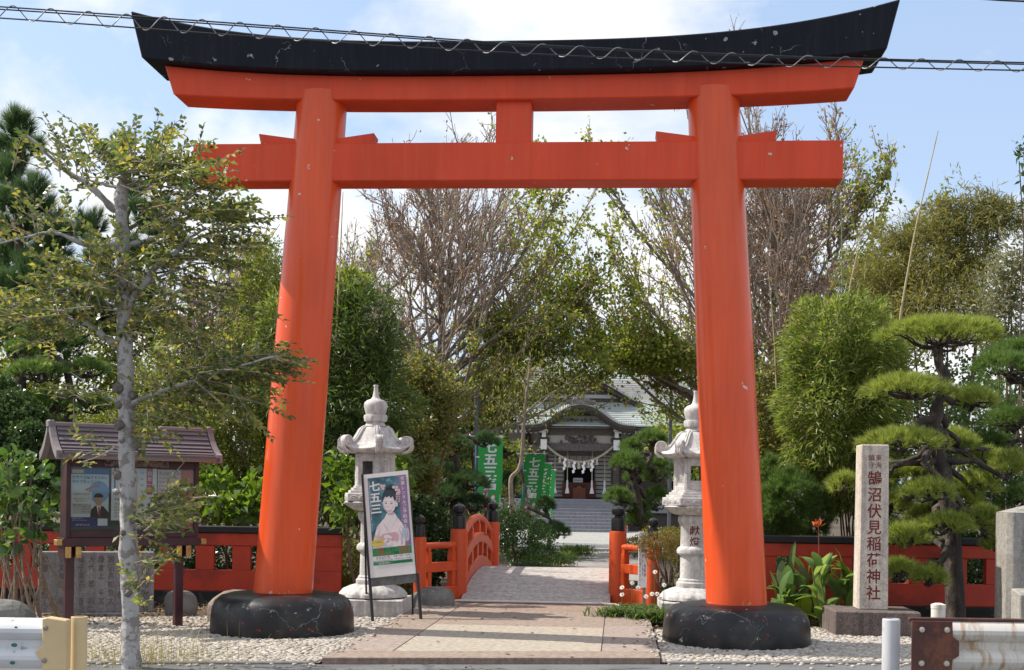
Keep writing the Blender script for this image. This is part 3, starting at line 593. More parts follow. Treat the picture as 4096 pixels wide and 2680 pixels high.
# posters hang inside the case (things of their own)
TB = Matrix.Translation(nb.location) @ Matrix.Rotation(nb.rotation_euler[2], 4, 'Z')
def bw(x, y, z): return np.array(TB @ Vector((x, y, z)))
Ub = np.array(TB.to_3x3() @ Vector((1, 0, 0))); Vb = np.array([0, 0, 1.])
def flatmat(n, c, r=.75): return mat(n, c, r, .05, 6)
w_ = flatmat('print_white', (.70, .70, .69)); k_ = flatmat('print_black', (.02, .02, .022)); bl_ = flatmat('print_blue', (.03, .12, .36)); nv_ = flatmat('print_navy', (.03, .035, .16)); rd_ = flatmat('print_red', (.50, .04, .03))
def poster(name, label, px, pz, w, h, base):
    p = thing(name, label, 'poster', bw(px, .055, pz), nb.rotation_euler[2]); MB().box(0, w, 0, .003, 0, h).build('sheet', base, p)
    return p
FZ = ((0, 0, 0), (1, 0, 0), (0, 0, 1))
def pf(p, nm, polys, m, off): return flat(nm, polys, *FZ, m, p, off=off, world=False)
def pl(p, items, m, off): return lettering('print', items, *FZ, m, p, off=off, world=False)
p1 = poster('event_poster', 'blue and white event poster with a suited man, left in the notice board', -1.25, 1.19, .42, .66, flatmat('print_pale', (.62, .66, .70)))
pf(p1, 'blue_band', [rect(0, .42, .60, .66)], bl_, .002); pf(p1, 'navy_band', [rect(0, .42, 0, .115)], nv_, .002); pf(p1, 'yellow_label', [rect(.015, .14, .612, .65)], flatmat('print_yellow', (.62, .50, .18)), .003)
pf(p1, 'globe', [ell(.31, .40, .115, .125)], flatmat('print_sky', (.22, .38, .60)), .002)
pf(p1, 'text_box', [rect(.01, .235, .14, .40)], flatmat('print_offwhite', (.66, .65, .62)), .003)
pf(p1, 'map', [rect(.30, .41, .02, .10)], w_, .003)
pf(p1, 'runner', [ell(.27, .47, .022, .016), [(.15, .43), (.26, .475), (.27, .455), (.18, .41)], [(.28, .47), (.325, .48), (.32, .46), (.275, .45)]], flatmat('print_orange', (.55, .25, .12)), .003)
pf(p1, 'suit', [[(.215, .115), (.42, .115), (.42, .17), (.365, .235), (.33, .25), (.27, .245), (.225, .20)]], k_, .004); pf(p1, 'shirt', [[(.285, .245), (.335, .25), (.325, .19), (.31, .13), (.295, .19)]], w_, .005); pf(p1, 'tie', [[(.305, .235), (.32, .235), (.325, .125), (.305, .125)]], rd_, .006)
pf(p1, 'face', [ell(.307, .305, .042, .062)], flatmat('print_skin', (.48, .30, .21)), .005); pf(p1, 'hair', [ell(.307, .345, .052, .042, 16, -.15, PI+.15)], k_, .006)
pl(p1, [('世界で活躍するために', .012, .565, .042, 'h', .95, .01), ('海外で学んだこと', .012, .515, .042, 'h', .95, .01)], flatmat('print_title', (.10, .16, .32)), .004)
pl(p1, [('平成30年11月21日', .02, .375, .026, 'h', .9), ('藤沢商工会館ミナパーク', .03, .325, .018, 'h'), ('6階多目的ホール', .045, .30, .018, 'h'), ('講師 朝原 宣治 氏', .02, .255, .026, 'h')]+[('平成参加申込会場講師案内概略', .02, .235-.018*i, .0145, 'h') for i in range(5)], k_, .005)
pl(p1, [('入場無料 お申込みは', .01, .10, .014, 'h'), ('会場のご案内と申込先のご案内', .01, .08, .012, 'h'), ('主催 藤沢法人会', .05, .03, .022, 'h')], w_, .004)
p2 = poster('year_chart', 'white chart with tall red title strip, middle of the notice board behind the trunk', -.80, 1.27, .52, .62, w_)
pf(p2, 'red_strip', [rect(.40, .47, .30, .60)], rd_, .002); pf(p2, 'blue_strip', [rect(.03, .045, .33, .60)], bl_, .002)
pl(p2, [('厄年一覧', .436, .57, .062, 'v', .95, .01)], w_, .003)
pl(p2, [(s_, .33, .55-.07*i, .035, 'h') for i, s_ in enumerate(('25', '42', '61', '62'))]+[('平成三十年', .03, .24, .03, 'h')]+[(s_, .03, .19-.035*i, .026, 'h') for i, s_ in enumerate(('1月 60', '2月 110', '3月 70', '4月 120', '5月 60'))]+[('前厄 本厄 後厄 大厄', .10, .55-.06*i, .022, 'h') for i in range(4)], k_, .003)
p3 = poster('drum_notice', 'handwritten pinkish paper notice at the upper right inside the notice board', -.27, 1.46, .42, .40, flatmat('print_pinkish', (.66, .52, .48)))
pl(p3, [('和太鼓やりませんか', .015, .355, .042, 'h', .95)]+[(s_, .015, .305-.045*i, .022, 'h') for i, s_ in enumerate(('月に数回和太鼓を練習しています', '毎年夏に山車に乗って太鼓をたた', '初心者の方大歓迎です 小学生以', '興味のある方は見学に来て下さい', '練習日は毎週土曜日です', '場所は社務所となります'))], flatmat('print_sepia', (.16, .09, .08)), .003)
p4 = poster('photo_flyer', 'small flyer with photographs at the lower right inside the notice board', -.16, 1.21, .20, .29, w_)
pf(p4, 'photo', [rect(.02, .18, .15, .25)], flatmat('print_greyblue', (.25, .33, .40)), .002); pf(p4, 'photo', [rect(.03, .17, .03, .07)], flatmat('print_grey', (.3, .3, .32)), .002)

# ================================================================== leaning poster sign
TL, TR, BL, BR = at(361, 475, 16.03), at(406, 474.3, 16.0), at(370.5, 578, 15.72), at(416, 573.3, 15.70)
sg = thing('poster_sign', 'leaning poster stand on thin black legs showing a smiling girl in pale kimono', 'sign', ((BL[0]+BR[0])/2, (BL[1]+BR[1])/2, 0))
U = BR-BL; V = TL-BL; Wd = np.linalg.norm(U); Ht = np.linalg.norm(V); U = U/Wd; V = unit(V-U*(V@U)); Nn = np.cross(U, V)
m_sgf = mat('sign_frame', (.018, .018, .02), .5, .2)
def sp(u, v, n=0): return BL+U*u+V*v+Nn*n
def slab3(b, u0, u1, v0, v1, n0, n1): return b.hexa([sp(u0, v0, n0), sp(u1, v0, n0), sp(u1, v1, n0), sp(u0, v1, n0), sp(u0, v0, n1), sp(u1, v0, n1), sp(u1, v1, n1), sp(u0, v1, n1)])
slab3(MB(), 0, Wd, 0, Ht, -.03, -.002).build('panel', flatmat('panel_white', (.72, .71, .70), .3), sg, world=True)
for u, w_f in ((-.030, .030), (Wd, .006)): slab3(MB(), u, u+w_f, -.02, Ht+.005, -.045, .004).build('frame_side', m_sgf, sg, world=True)
slab3(MB(), 0, Wd, -.11, -.004, -.025, -.005).build('lower_panel', mat('smoked_panel', (.10, .10, .10), .35, .4, 12), sg, world=True)
for u in (-.014, Wd+.014):
    p_ = sp(u, 0, -.02); q_ = p_-V*((p_[2]+.02)/V[2]); MB().bar(p_, q_, .032, .032).build('leg', m_sgf, sg, world=True)
    p_ = sp(u, Ht*.75, -.03); q_ = np.array([p_[0]-Nn[0]*.3, p_[1]-Nn[1]*.3, -.02]); MB().bar(p_, q_, .022, .022).build('rear_leg', m_sgf, sg, world=True)
FS = (BL, U, V); s = Wd/.58; hh = Ht/1.33
def sf(nm, polys, m, off): return flat(nm, [[(u*s, v*hh) for u, v in P] for P in polys], *FS, m, sg, off=off)
def st(items, m, off): return lettering('print', [(i[0], i[1]*s, i[2]*hh, i[3])+tuple(i[4:]) for i in items], *FS, m, sg, off=off)
teal = mat('print_teal', (.05, .14, .18), .4, .7, 7, 6, col2=(.17, .36, .44), ms=9, lo=.5, hi=.66)
sf('photo', [rect(.05, .55, .365, 1.275)], teal, .001)
sf('purple_strip', [rect(.445, .55, .365, 1.275)], flatmat('print_purple', (.26, .17, .30), .4), .002)
sk = flatmat('print_face', (.72, .66, .67), .4); hr = flatmat('print_hair', (.03, .05, .07), .4); km = mat('print_kimono', (.72, .65, .65), .4, .12, 8, col2=(.62, .40, .42), ms=6, lo=.58, hi=.7)
sf('kimono', [[(.06, .365), (.08, .50), (.13, .64), (.22, .73), (.28, .78), (.345, .78), (.41, .72), (.47, .62), (.49, .50), (.47, .365)]], km, .003)
sf('collar', [[(.235, .745), (.265, .795), (.31, .70), (.28, .66)], [(.37, .79), (.395, .74), (.30, .60), (.27, .63)]], w_, .004)
sf('neck', [[(.265, .80), (.365, .80), (.36, .75), (.305, .69), (.265, .76)]], sk, .0045)
sf('hair', [ell(.325, .965, .105, .165), ell(.34, 1.115, .065, .05)], hr, .005)
sf('face', [[(.305+.085*math.cos(a)*(1 if math.sin(a) > 0 else .92)+.006, .92+(.115 if math.sin(a) > 0 else .125)*math.sin(a)) for a in np.linspace(0, 2*PI, 26)[:-1]], ell(.398, .90, .018, .032)], sk, .006)
sf('fringe', [[(.225, .98), (.235, 1.06), (.30, 1.10), (.37, 1.08), (.40, .98), (.375, .94), (.36, 1.01), (.33, .985), (.315, 1.02), (.28, 1.0), (.26, 1.02), (.245, .985)]], hr, .007)
sf('eyes', [ell(.265, .925, .014, .006), ell(.335, .917, .015, .006), [(.245, .945), (.283, .952), (.283, .948), (.247, .940)], [(.318, .945), (.357, .94), (.357, .936), (.318, .940)]], hr, .007)
sf('face_shade', [[(.215, .95), (.235, .86), (.28, .80), (.255, .86), (.235, .93)], ell(.392, .885, .010, .02)], flatmat('print_face_shade', (.55, .48, .52), .4), .0064); sf('cheeks', [ell(.252, .880, .020, .013), ell(.352, .872, .020, .013)], flatmat('print_blush', (.70, .54, .55), .4), .0066); sf('neck_shade', [[(.268, .795), (.362, .795), (.35, .765), (.29, .77)]], flatmat('print_neck_shade', (.50, .43, .46), .4), .0048)
sf('nose', [[(.29, .90), (.302, .872), (.288, .868)]], flatmat('print_nose', (.46, .40, .42), .4), .0068)
sf('mouth', [ell(.297, .838, .034, .020, 14, PI, 2*PI)], flatmat('print_lip', (.42, .22, .22), .4), .007); sf('teeth', [ell(.297, .836, .026, .010, 12, PI, 2*PI)], w_, .008)
sf('hair_flowers', [ell(.235+dx, 1.14+dy, .018, .017) for dx, dy in ((0, 0), (.02, .012), (-.012, .02), (.008, -.02))]+[ell(.41+dx, 1.09+dy, .02, .02) for dx, dy in ((0, 0), (.03, -.01), (.01, .03), (-.03, .035), (.035, -.04), (.015, -.05))]+[ell(.405+.018*(i % 3), 1.02-.022*(i//3), .006, .009) for i in range(15)], flatmat('print_flower', (.66, .50, .50), .4), .008)['kind'] = 'stuff'
sf('hands', [ell(.26, .49, .055, .03, 14, rot=-.4), ell(.245, .45, .05, .028, 14, rot=.3), ell(.27, .42, .04, .03)], sk, .005)
sf('kimono_folds', [[(.10, .38), (.13, .52), (.165, .62), (.15, .52), (.125, .38)], [(.44, .38), (.445, .50), (.40, .62), (.425, .50), (.42, .38)], [(.20, .70), (.26, .60), (.27, .55), (.245, .60)], [(.36, .40), (.37, .46), (.40, .55), (.385, .44)]], flatmat('print_fold', (.50, .44, .48), .4), .0038); sf('sleeve_blue', [[(.43, .46), (.455, .60), (.475, .58), (.46, .47)]], flatmat('print_pale_blue', (.35, .48, .66), .4), .0042)
sf('sash', [[(.15, .50), (.20, .54), (.36, .55), (.40, .50), (.37, .44), (.19, .44)]], flatmat('print_sash', (.58, .36, .38), .4), .004)
sf('yellow_badge', [ell(.125, .43, .085, .05)], flatmat('print_gold', (.62, .50, .10), .4), .006); sf('oval_badge', [ell(.50, .525, .035, .11, rot=.06)], flatmat('print_lilac', (.50, .50, .58), .4), .006)
gr_ = flatmat('print_green', (.02, .24, .09), .4)
sf('green_band', [rect(.05, .55, .262, .362), rect(.05, .55, .150, .190)], gr_, .002); sf('white_band', [rect(.05, .55, .190, .262)], w_, .002)
st([('七五三', .135, 1.235, .148, 'v', .95, .03)], w_, .007); st([('衣裳レンタルご予約会', .50, 1.26, .062, 'v', .85, .008), ('伝統ある七五三の儀式を由緒ある神社でお祝いしましょう', .066, 1.235, .0255, 'v', .8)], w_, .006)
st([('衣裳', .10, .335, .052, 'h', .9, .01), ('お写真', .385, .335, .052, 'h', .8, .01), ('今からでも、', .10, .287, .046, 'h', .8, .01), ('承れます', .385, .287, .046, 'h', .8, .01)], rd_, .005)
st([('レンタル・', .20, .335, .046, 'h', .78), ('ご予約', .285, .287, .044, 'h', .75)], k_, .005)
st([('0120-073-753', .09, .240, .052, 'h', .62), ('会場/鵠沼伏見稲荷神社参集殿', .30, .168, .022, 'h', .8)], k_, .005)
st([('http://www.753moude.info', .055, .205, .034, 'h', .66), ('衣裳・写真・ご祈祷が', .315, .244, .026, 'h', .88), ('できるからとっても便利', .315, .208, .026, 'h', .8)], nv_, .005)
st([('主催/式典写真協会', .11, .168, .026, 'h', .7)], w_, .005); st([('しーふぉと', .055, .445, .036, 'h', .7, .01)], nv_, .008); st([('撮影・レンタル', .51, .62, .022, 'v'), ('着付・ヘアメイク付', .485, .62, .020, 'v')], nv_, .008)

# ================================================================== arched bridge
m_brd = paint_worn('bridge_vermilion', (.60, .085, .022), (.45, .30, .22), .36, chips=.74)
m_fin = mat('finial_black', (.012, .012, .014), .32, .3, 8, spec=.5, bump=.15, bs=20)
m_deck = granite('deck_grey', (.52, .49, .46), (.34, .32, .295), 120, .9, .46, stain=(.43, .405, .38))
br = thing('arched_bridge', 'low arched footbridge with vermilion railings and black onion finials', 'bridge', (-1.19, 18.1, 0))
def deckz(y): q = (y-20.9)/2.9; return .06+.36*max(0, 1-q*q)
ny = 22; ys = np.linspace(18.05, 23.8, ny+1); dk = MB()
for i in range(ny):
    a, b_ = ys[i]+.008, ys[i+1]-.008; za, zb = deckz(a), deckz(b_)
    MB().hexa([(-2.28, a, za-.1), (-.10, a, za-.1), (-.10, b_, zb-.1), (-2.28, b_, zb-.1), (-2.28, a, za), (-.10, a, za), (-.10, b_, zb), (-2.28, b_, zb)]).build('deck_board', m_deck, br, world=True, bevel=.004)
def post(parent, x, y, z, r, h, fh, name='post'):
    p_ = MB().lathe([(r, z-.08), (r, z+h-.05), (r*.93, z+h-.012), (r*.72, z+h)], 28, (x, y, 0)).build(name, m_brd, parent, world=True, smooth=.6)
    k = fh/.36; rr = r*.80
    MB().lathe([(rr, 0), (rr, .155*k), (rr*.93, .185*k), (rr*.55, .20*k), (rr*.5, .215*k), (rr*.85, .235*k), (rr*1.0, .275*k), (rr*.90, .32*k), (rr*.5, .35*k), (rr*.12, .362*k), (rr*.06, .375*k)], 28, (x, y, z+h)).build('finial', m_fin, p_, world=True, smooth=.6)
    return p_
nL, nR, fL, fR = (-2.36, 18.5), (.0, 18.62), (-2.32, 23.1), (.03, 23.2)
for x, y in (nL, nR): post(br, x, y, .02, .128, 1.10, .37)
for x, y in (fL, fR): post(br, x, y, .02, .128, 1.12, .37)
wl, wr = at(419.5, 560, 17.75), at(653, 540, 17.9)
for w in (wl, wr): post(br, w[0], w[1], .0, .095, 1.02, .31)
for xs in (nL[0], nR[0]):
    # curved beams and hand rail between the end posts of each side
    yy = np.linspace(18.62, 23.08, 19); arc = lambda y: 1-((y-20.85)/2.3)**2
    low = [(xs, y, .10+.36*arc(y)) for y in yy]; mid = [(xs, y, .56+.36*arc(y)) for y in yy]; top = [(xs, y, .90+.35*arc(y)) for y in yy]
    def swept(pts, w, h):
        b = MB(); n = len(pts); V = []; F = []
        for (x, y, z) in pts: V += [(x-w/2, y, z-h/2), (x+w/2, y, z-h/2), (x+w/2, y, z+h/2), (x-w/2, y, z+h/2)]
        for i in range(n-1):
            for j in range(4): F.append((i*4+j, i*4+(j+1) % 4, i*4+4+(j+1) % 4, i*4+4+j))
        return b.add(V, F+[(0, 3, 2, 1), tuple(n*4-4+j for j in range(4))])
    swept(low, .15, .30).build('side_beam', m_brd, br, world=True, bevel=.012); swept(mid, .14, .17).build('middle_rail', m_brd, br, world=True, bevel=.012)
    MB().tube(top, .06, 14).build('hand_rail', m_brd, br, world=True, smooth=.7)
    for i in range(2, 18, 3):
        y = yy[i]; MB().box(xs-.055, xs+.055, y-.10, y+.10, low[i][2]+.1, mid[i][2]).build('upright', m_brd, br, world=True, bevel=.006)
    for i in (1, 5, 9, 13, 17):
        y = yy[i]; MB().box(xs-.055, xs+.055, y-.085, y+.085, mid[i][2]+.05, top[i][2]-.09).build('short_post', m_brd, br, world=True, bevel=.006)
        MB().box(xs-.045, xs+.045, y-.07, y+.07, top[i][2]-.09, top[i][2]-.02).build('short_post', m_brd, br, world=True, bevel=.006)
for a, b_, in ((np.array([*nL, 0]), wl), (np.array([*nR, 0]), wr)):
    a = np.array([a[0], a[1], 0]); b_ = np.array([b_[0], b_[1], 0]); d = unit(b_-a); p0 = a+d*.11; p1 = b_-d*.08; Z = lambda p, z: p+np.array([0, 0, z])
    MB().tube([Z(p0, .88), Z(p1, .88)], .05, 14).build('wing_rail', m_brd, br, world=True, smooth=.7)
    MB().bar(Z(p0, .57), Z(p1, .57), .10, .14).build('wing_rail', m_brd, br, world=True, bevel=.008)
    MB().bar(Z(p0, .13), Z(p1, .13), .12, .30).build('wing_base', m_brd, br, world=True, bevel=.008)
    for q in (.10, .86):
        c = p0+(p1-p0)*q; MB().bar(Z(c, .64), Z(c, .79), .10, .09, up=d).build('short_post', m_brd, br, world=True, bevel=.005); MB().bar(Z(c, .79), Z(c, .865), .085, .075, up=d).build('short_post', m_brd, br, world=True, bevel=.005)
        MB().bar(Z(c, .28), Z(c, .5), .10, .09, up=d).build('short_post', m_brd, br, world=True, bevel=.005)
# white conduit lying across the foot of the bridge
m_pvc = mat('pvc_white', (.62, .58, .52), .45, .15, 5)
tag(MB().tube([(-3.0, 17.75, .035), (-2.6, 17.85, .08), (-2.3, 18.02, .085), (-.2, 18.02, .085), (-.02, 17.95, .08), (.25, 17.7, .04)], .018, 8).build('conduit', m_pvc, smooth=.7), 'thin white pipe lying across the walkway at the foot of the bridge', 'pipe')
# small white wooden notice on a stake
sn = at(641.5, 560, 17.45); ws = thing('white_notice', 'narrow tall white notice with black handwriting beside the right bridge railing', 'sign', (sn[0], sn[1], 0), .02)
MB().box(-.045, .075, -.012, .012, .36, 1.14).build('board', flatmat('notice_white', (.74, .75, .77)), ws, bevel=.004); MB().box(.02, .065, .013, .05, -.05, 1.05).build('stake', mat('grey_stake', (.22, .21, .19), .9, .3), ws)
lettering('writing', [('危険につき、自転車、', .048, 1.10, .066, 'v', .48), ('の乗入を禁止します。', .016, 1.08, .062, 'v', .48), ('(押してお通り下さい)', -.018, 1.0, .056, 'v', .45)], (0, -.0125, 0), (1, 0, 0), (0, 0, 1), k_, ws, off=.002, world=False)

# ================================================================== guardrails
m_grw = mat('rail_white', (.62, .63, .65), .5, .08, 3, 5, col2=(.25, .21, .18), ms=7, lo=.60, hi=.66)
m_grb = mat('rail_beige', (.62, .47, .26), .5, .1, 2, 5, col2=(.50, .33, .12), ms=2, lo=.5, hi=.75)
m_rust = mat('rail_rust', (.085, .035, .028), .75, .3, 6, 6, col2=(.16, .06, .035), ms=5)
m_grs = mat('rail_stained', (.60, .57, .52), .55, .1, 3, 5, col2=(.36, .22, .11), ms=6, lo=.50, hi=.66, stretch=(1, 1, 1), mstretch=(2.5, 1, .35))
m_gry = mat('rail_post_grey', (.50, .50, .52), .5, .1, 3, col2=(.30, .28, .26), ms=6, lo=.6, hi=.7)
m_bolt = mat('bolt_metal', (.30, .27, .25), .5, .2, metal=.6)
WPROF = [(.0, -.165), (-.01, -.16), (-.045, -.135), (-.065, -.10), (-.065, -.075), (-.045, -.045), (.0, -.02), (.0, .02), (-.045, .045), (-.065, .075), (-.065, .10), (-.045, .135), (-.01, .16), (.0, .165)]
def wbeam(b, xa, xb, z, off=0): return b.prism([(y+off, z+v) for y, v in WPROF]+[(y+off+.006, z+v) for y, v in WPROF[::-1]], lambda u, v, d: (d, u, v), xa, xb)
gp = at(891, 640, 8.15); grt = thing('guardrail', 'rusty guardrail with white beam and brown end plate at the right edge', 'guardrail', (gp[0], gp[1], 0), .085)
MB().lathe([(.057, -.05), (.057, .835), (.050, .842), (.050, .80)], 28).build('post', m_gry, grt, smooth=.6)
MB().lathe([(.046, -.05), (.046, .905), (.048, .90), (.048, .925), (.02, .935)], 24, (.36, .16, 0)).build('rear_post', m_grs, grt, smooth=.6)
wbeam(MB(), .30, 5.0, .685, -.09).build('beam', m_grs, grt, smooth=.5)
MB().box(.08, 5.0, -.115, -.08, .838, .862).build('beam_lip', m_rust, grt, bevel=.006)
pt = MB().prism([(.08, .525), (.34, .525), (.345, .60), (.385, .625), (.385, .72), (.345, .745), (.34, .846), (.08, .846)], lambda u, v, d: (u, d, v), -.170, -.160).build('end_plate', m_rust, grt, bevel=.003)
for x, z in ((.145, .79), (.305, .79), (.145, .575), (.305, .575)):
    o = MB().lathe([(.019, 0), (.016, .010), (.006, .014)], 14).build('bolt', mat('bolt_pale', (.48, .44, .38), .5, .2), pt, smooth=.8); o.location = (x, -.170, z); o.rotation_euler = (PI/2, 0, 0)
gq = at(79, 640, 8.2); glt = thing('guardrail', 'white scratched guardrail with beige end cap at the left edge', 'guardrail', (gq[0], gq[1], 0), .085)
MB().lathe([(.052, -.05), (.052, .775), (.045, .778), (.045, .70)], 28).build('post', m_grb, glt, smooth=.6)
wbeam(MB(), -4.0, -.12, .605, -.07).build('beam', m_grw, glt, smooth=.5)
cp = MB().prism([(-.235, .56), (-.185, .60), (-.19, .775), (-.16, .783), (-.03, .765), (-.03, .44), (-.185, .44), (-.185, .49)], lambda u, v, d: (u, d, v), -.150, -.06).build('end_cap', m_grb, glt, bevel=.006)
for x, z in ((-.165, .715), (-.17, .505)):
    o = MB().lathe([(.017, 0), (.015, .008), (.006, .012)], 14).build('bolt', m_bolt, cp, smooth=.8); o.location = (x, -.152, z); o.rotation_euler = (PI/2, 0, 0)
hl = mat('hole_green', (.03, .12, .10), .8, .4)
for x, z, w, h in ((-.36, .715, .022, .012), (-.37, .60, .042, .026), (-.38, .485, .035, .022)): MB().prism(ell(x, z, w*.5, h*.5, 10), lambda u, v, d: (u, d, v), -.139, -.137).build('slot', hl, glt)

# ================================================================== overhead cables
m_cab = mat('cable_black', (.02, .022, .026), .5, .2); m_spi = mat('spiral_wire', (.16, .16, .17), .45, .2)
def line(pts, dd): return [at(px, py, dd) for px, py in pts]
k = .43025
def cab(label, pts, r, dd=10.):
    P = line([(x*k, y*k) for x, y in pts], dd); P = np.array(P); t_ = np.linspace(0, 1, 40); q = np.linspace(0, 1, len(P)); C = np.stack([np.interp(t_, q, P[:, i]) for i in range(3)], 1)
    for _ in range(3): C[1:-1] = (C[:-2]+2*C[1:-1]+C[2:])/4
    return tag(MB().tube(C, r, 6).build('overhead_cable', m_cab, smooth=.8), label, 'cable', 'cables strung across the street')
cab('upper black cable of the spiral wrapped bundle across the gate top', [(-400, -8), (0, 15), (600, 58), (1200, 103), (1800, 131), (2380, 146), (2800, 152)], .006)
cab('middle black cable of the spiral wrapped bundle across the gate top', [(-400, -2), (0, 21), (600, 63), (1200, 107), (1800, 134), (2380, 150), (2800, 156)], .0055)
cab('lowest black cable of the spiral wrapped bundle across the gate top', [(-400, 20), (0, 41), (600, 86), (1200, 124), (1800, 151), (2380, 164), (2800, 170)], .006, 10.05)
tag(MB().tube([at(980, -1.2, 11), at(1002, .3, 11), at(1030, 1.6, 11)], .008, 6).build('overhead_cable', m_cab), 'short black wire crossing the top right corner of the sky', 'cable')
sw = MB(); P = []
xs_ = np.linspace(-100, 2480, 1300)
yu = np.interp(xs_, [-400, 0, 600, 1200, 1800, 2380, 2800], [-8, 15, 58, 103, 131, 146, 152]); ylo = np.interp(xs_, [-400, 0, 600, 1200, 1800, 2380, 2800], [20, 41, 86, 124, 151, 164, 170])
ph_ = (xs_-30)/88*2*PI
for x, a, b_, p_ in zip(xs_, yu, ylo, ph_): P.append(at(x*k, ((a+b_)/2-.5*(b_-a+7)*math.cos(p_))*k, 10.02+.06*math.sin(p_)))
spw = sw.tube(P, .0045, 5).build('spiral_hanger', m_spi, smooth=.8); tag(spw, 'thin wire spiralling around the black cables above the gate', 'wire')
# ================================================================== shrine hall
m_cu = mat('copper_roof', (.42, .46, .44), .45, .14, 2, 6, col2=(.30, .33, .31), ms=1.3, lo=.45, hi=.7, metal=.15, stretch=(.6, 1, 1))
m_cud = mat('copper_dark', (.16, .15, .15), .55, .3, 3)
m_tim = mat('old_timber', (.065, .052, .048), .8, .35, 5, 6, stretch=(1, 1, 3), bump=.3, bs=30)
m_timl = mat('carved_timber', (.11, .095, .095), .8, .45, 9, 6, bump=.9, bs=14)
m_pla = mat('plaster', (.40, .385, .36), .85, .08, 3)
m_whp = mat('white_fitting', (.70, .70, .70), .6, .08, 3)
m_stp = mat('step_tile', (.24, .24, .265), .7, .12, 4)
m_gold2 = mat('crest_gold', (.55, .42, .14), .35, .2, metal=.7)
m_int = mat('interior_dark', (.006, .006, .007), .9, .2)
m_rbw = mat('red_brown_wood', (.13, .035, .022), .55, .25, 4, stretch=(1, 1, 3))
m_rope = mat('straw_rope', (.42, .38, .30), .9, .3, 30, bump=.5, bs=60)
m_paper = mat('folded_paper', (.78, .78, .80), .7, .03)
SH = thing('shrine_hall', 'wooden shrine hall with curved gable porch and pale green copper roof', 'shrine', (-1.78, 58.4, .0), .045)
def P_(b, n, m, par=None, **k): return b.build(n, m, par or SH, **k)
# stone stairs: ten risers, tiled faces
stair = None
for i in range(10):
    o = P_(MB().box(-2.25, 2.25, i*.30, 3.2, i*.155, (i+1)*.155), 'stair', m_stp, bevel=.008)
    if i < 7:
        P_(MB().box(-2.25, 2.25, i*.30-.012, i*.30+.03, (i+1)*.155-.022, (i+1)*.155+.004), 'nosing', mat('nosing_pale', (.42, .42, .44), .6, .1), o)
m_joint = mat('tile_joint', (.13, .13, .145), .9, .1)
for i in range(6):
    jm = MB()
    for kx in range(19): jm.box(-2.25+kx*.25-.008+(i % 2)*.05, -2.25+kx*.25+.008+(i % 2)*.05, i*.30-.004, i*.30+.004, i*.155, (i+1)*.155-.02)
    jo = P_(jm, 'tile_joints', m_joint); jo['kind'] = 'stuff'
P_(MB().box(-6.4, 6.4, 3.0, 12, .9, 1.55), 'platform', m_stp, bevel=.02); P_(MB().box(-6.2, 6.2, 3.2, 12, 0, .9), 'platform_base', m_tim)
for x in (-1.78, 1.78):
    pl_ = P_(MB().box(x-.15, x+.15, 2.95, 3.25, 0.6, 4.35), 'pillar', m_tim, bevel=.02)
    P_(MB().box(x-.155-.0, x+.155, 2.62, 2.9, 3.95, 4.45), 'beam_nose', m_whp, pl_, bevel=.02); P_(MB().box(x-.10, x+.10, 2.66, 2.94, 4.55, 4.85), 'bracket', m_whp, pl_, bevel=.02); P_(MB().box(x-.28, x+.28, 2.8, 3.3, 4.36, 4.55), 'bracket_block', m_tim, pl_, bevel=.02); P_(MB().box(x-.16, x+.16, 2.6, 2.9, 4.86, 4.96), 'bracket_cap', m_whp, pl_)
    P_(MB().box(x-.22 if x < 0 else x-.06, x+.06 if x < 0 else x+.22, 3.0, 3.2, 4.66, 4.88), 'bracket_arm', m_tim, pl_)
P_(MB().box(-1.63, 1.63, 3.0, 3.2, 3.90, 4.28), 'lower_beam', m_timl, bevel=.02)
P_(MB().box(-1.63, 1.63, 3.0, 3.2, 4.68, 5.02), 'rainbow_beam', m_timl, bevel=.03)
for x in (-1.63, 1.06): P_(MB().box(x, x+.57, 3.1, 3.14, 4.28, 4.68), 'plaster_panel', m_pla)
P_(MB().box(-1.06, 1.06, 3.12, 3.16, 4.28, 4.68), 'plaster_panel', m_pla)
def carving(name, w, h, z, y, par, seed, dens=90):
    rr = np.random.default_rng(seed); b = MB()
    for _ in range(dens):
        cx, cz = rr.uniform(-w, w), rr.uniform(0, h)
        if abs(cx)/w > 1.15-.5*(cz/h): continue
        n = 7; a0 = rr.uniform(0, 6); rad = rr.uniform(.05, .14); pts = [(cx+rad*q/n*math.cos(a0+q*.55), y-.03-.08*rr.random(), z+cz*.9+rad*q/n*math.sin(a0+q*.55)*.8) for q in range(n)]
        b.tube(pts, np.linspace(.035, .015, n), 5)
    o = P_(b, name, m_timl, par, smooth=1); o['kind'] = 'stuff'; return o
carving('dragon_carving', .98, .36, 4.30, 3.1, SH, 1); carving('gable_carving', .80, .46, 5.06, 2.75, SH, 2, 80)
P_(MB().box(-1.15, 1.15, 2.86, 2.90, 5.02, 5.62), 'arch_plaster', m_pla)
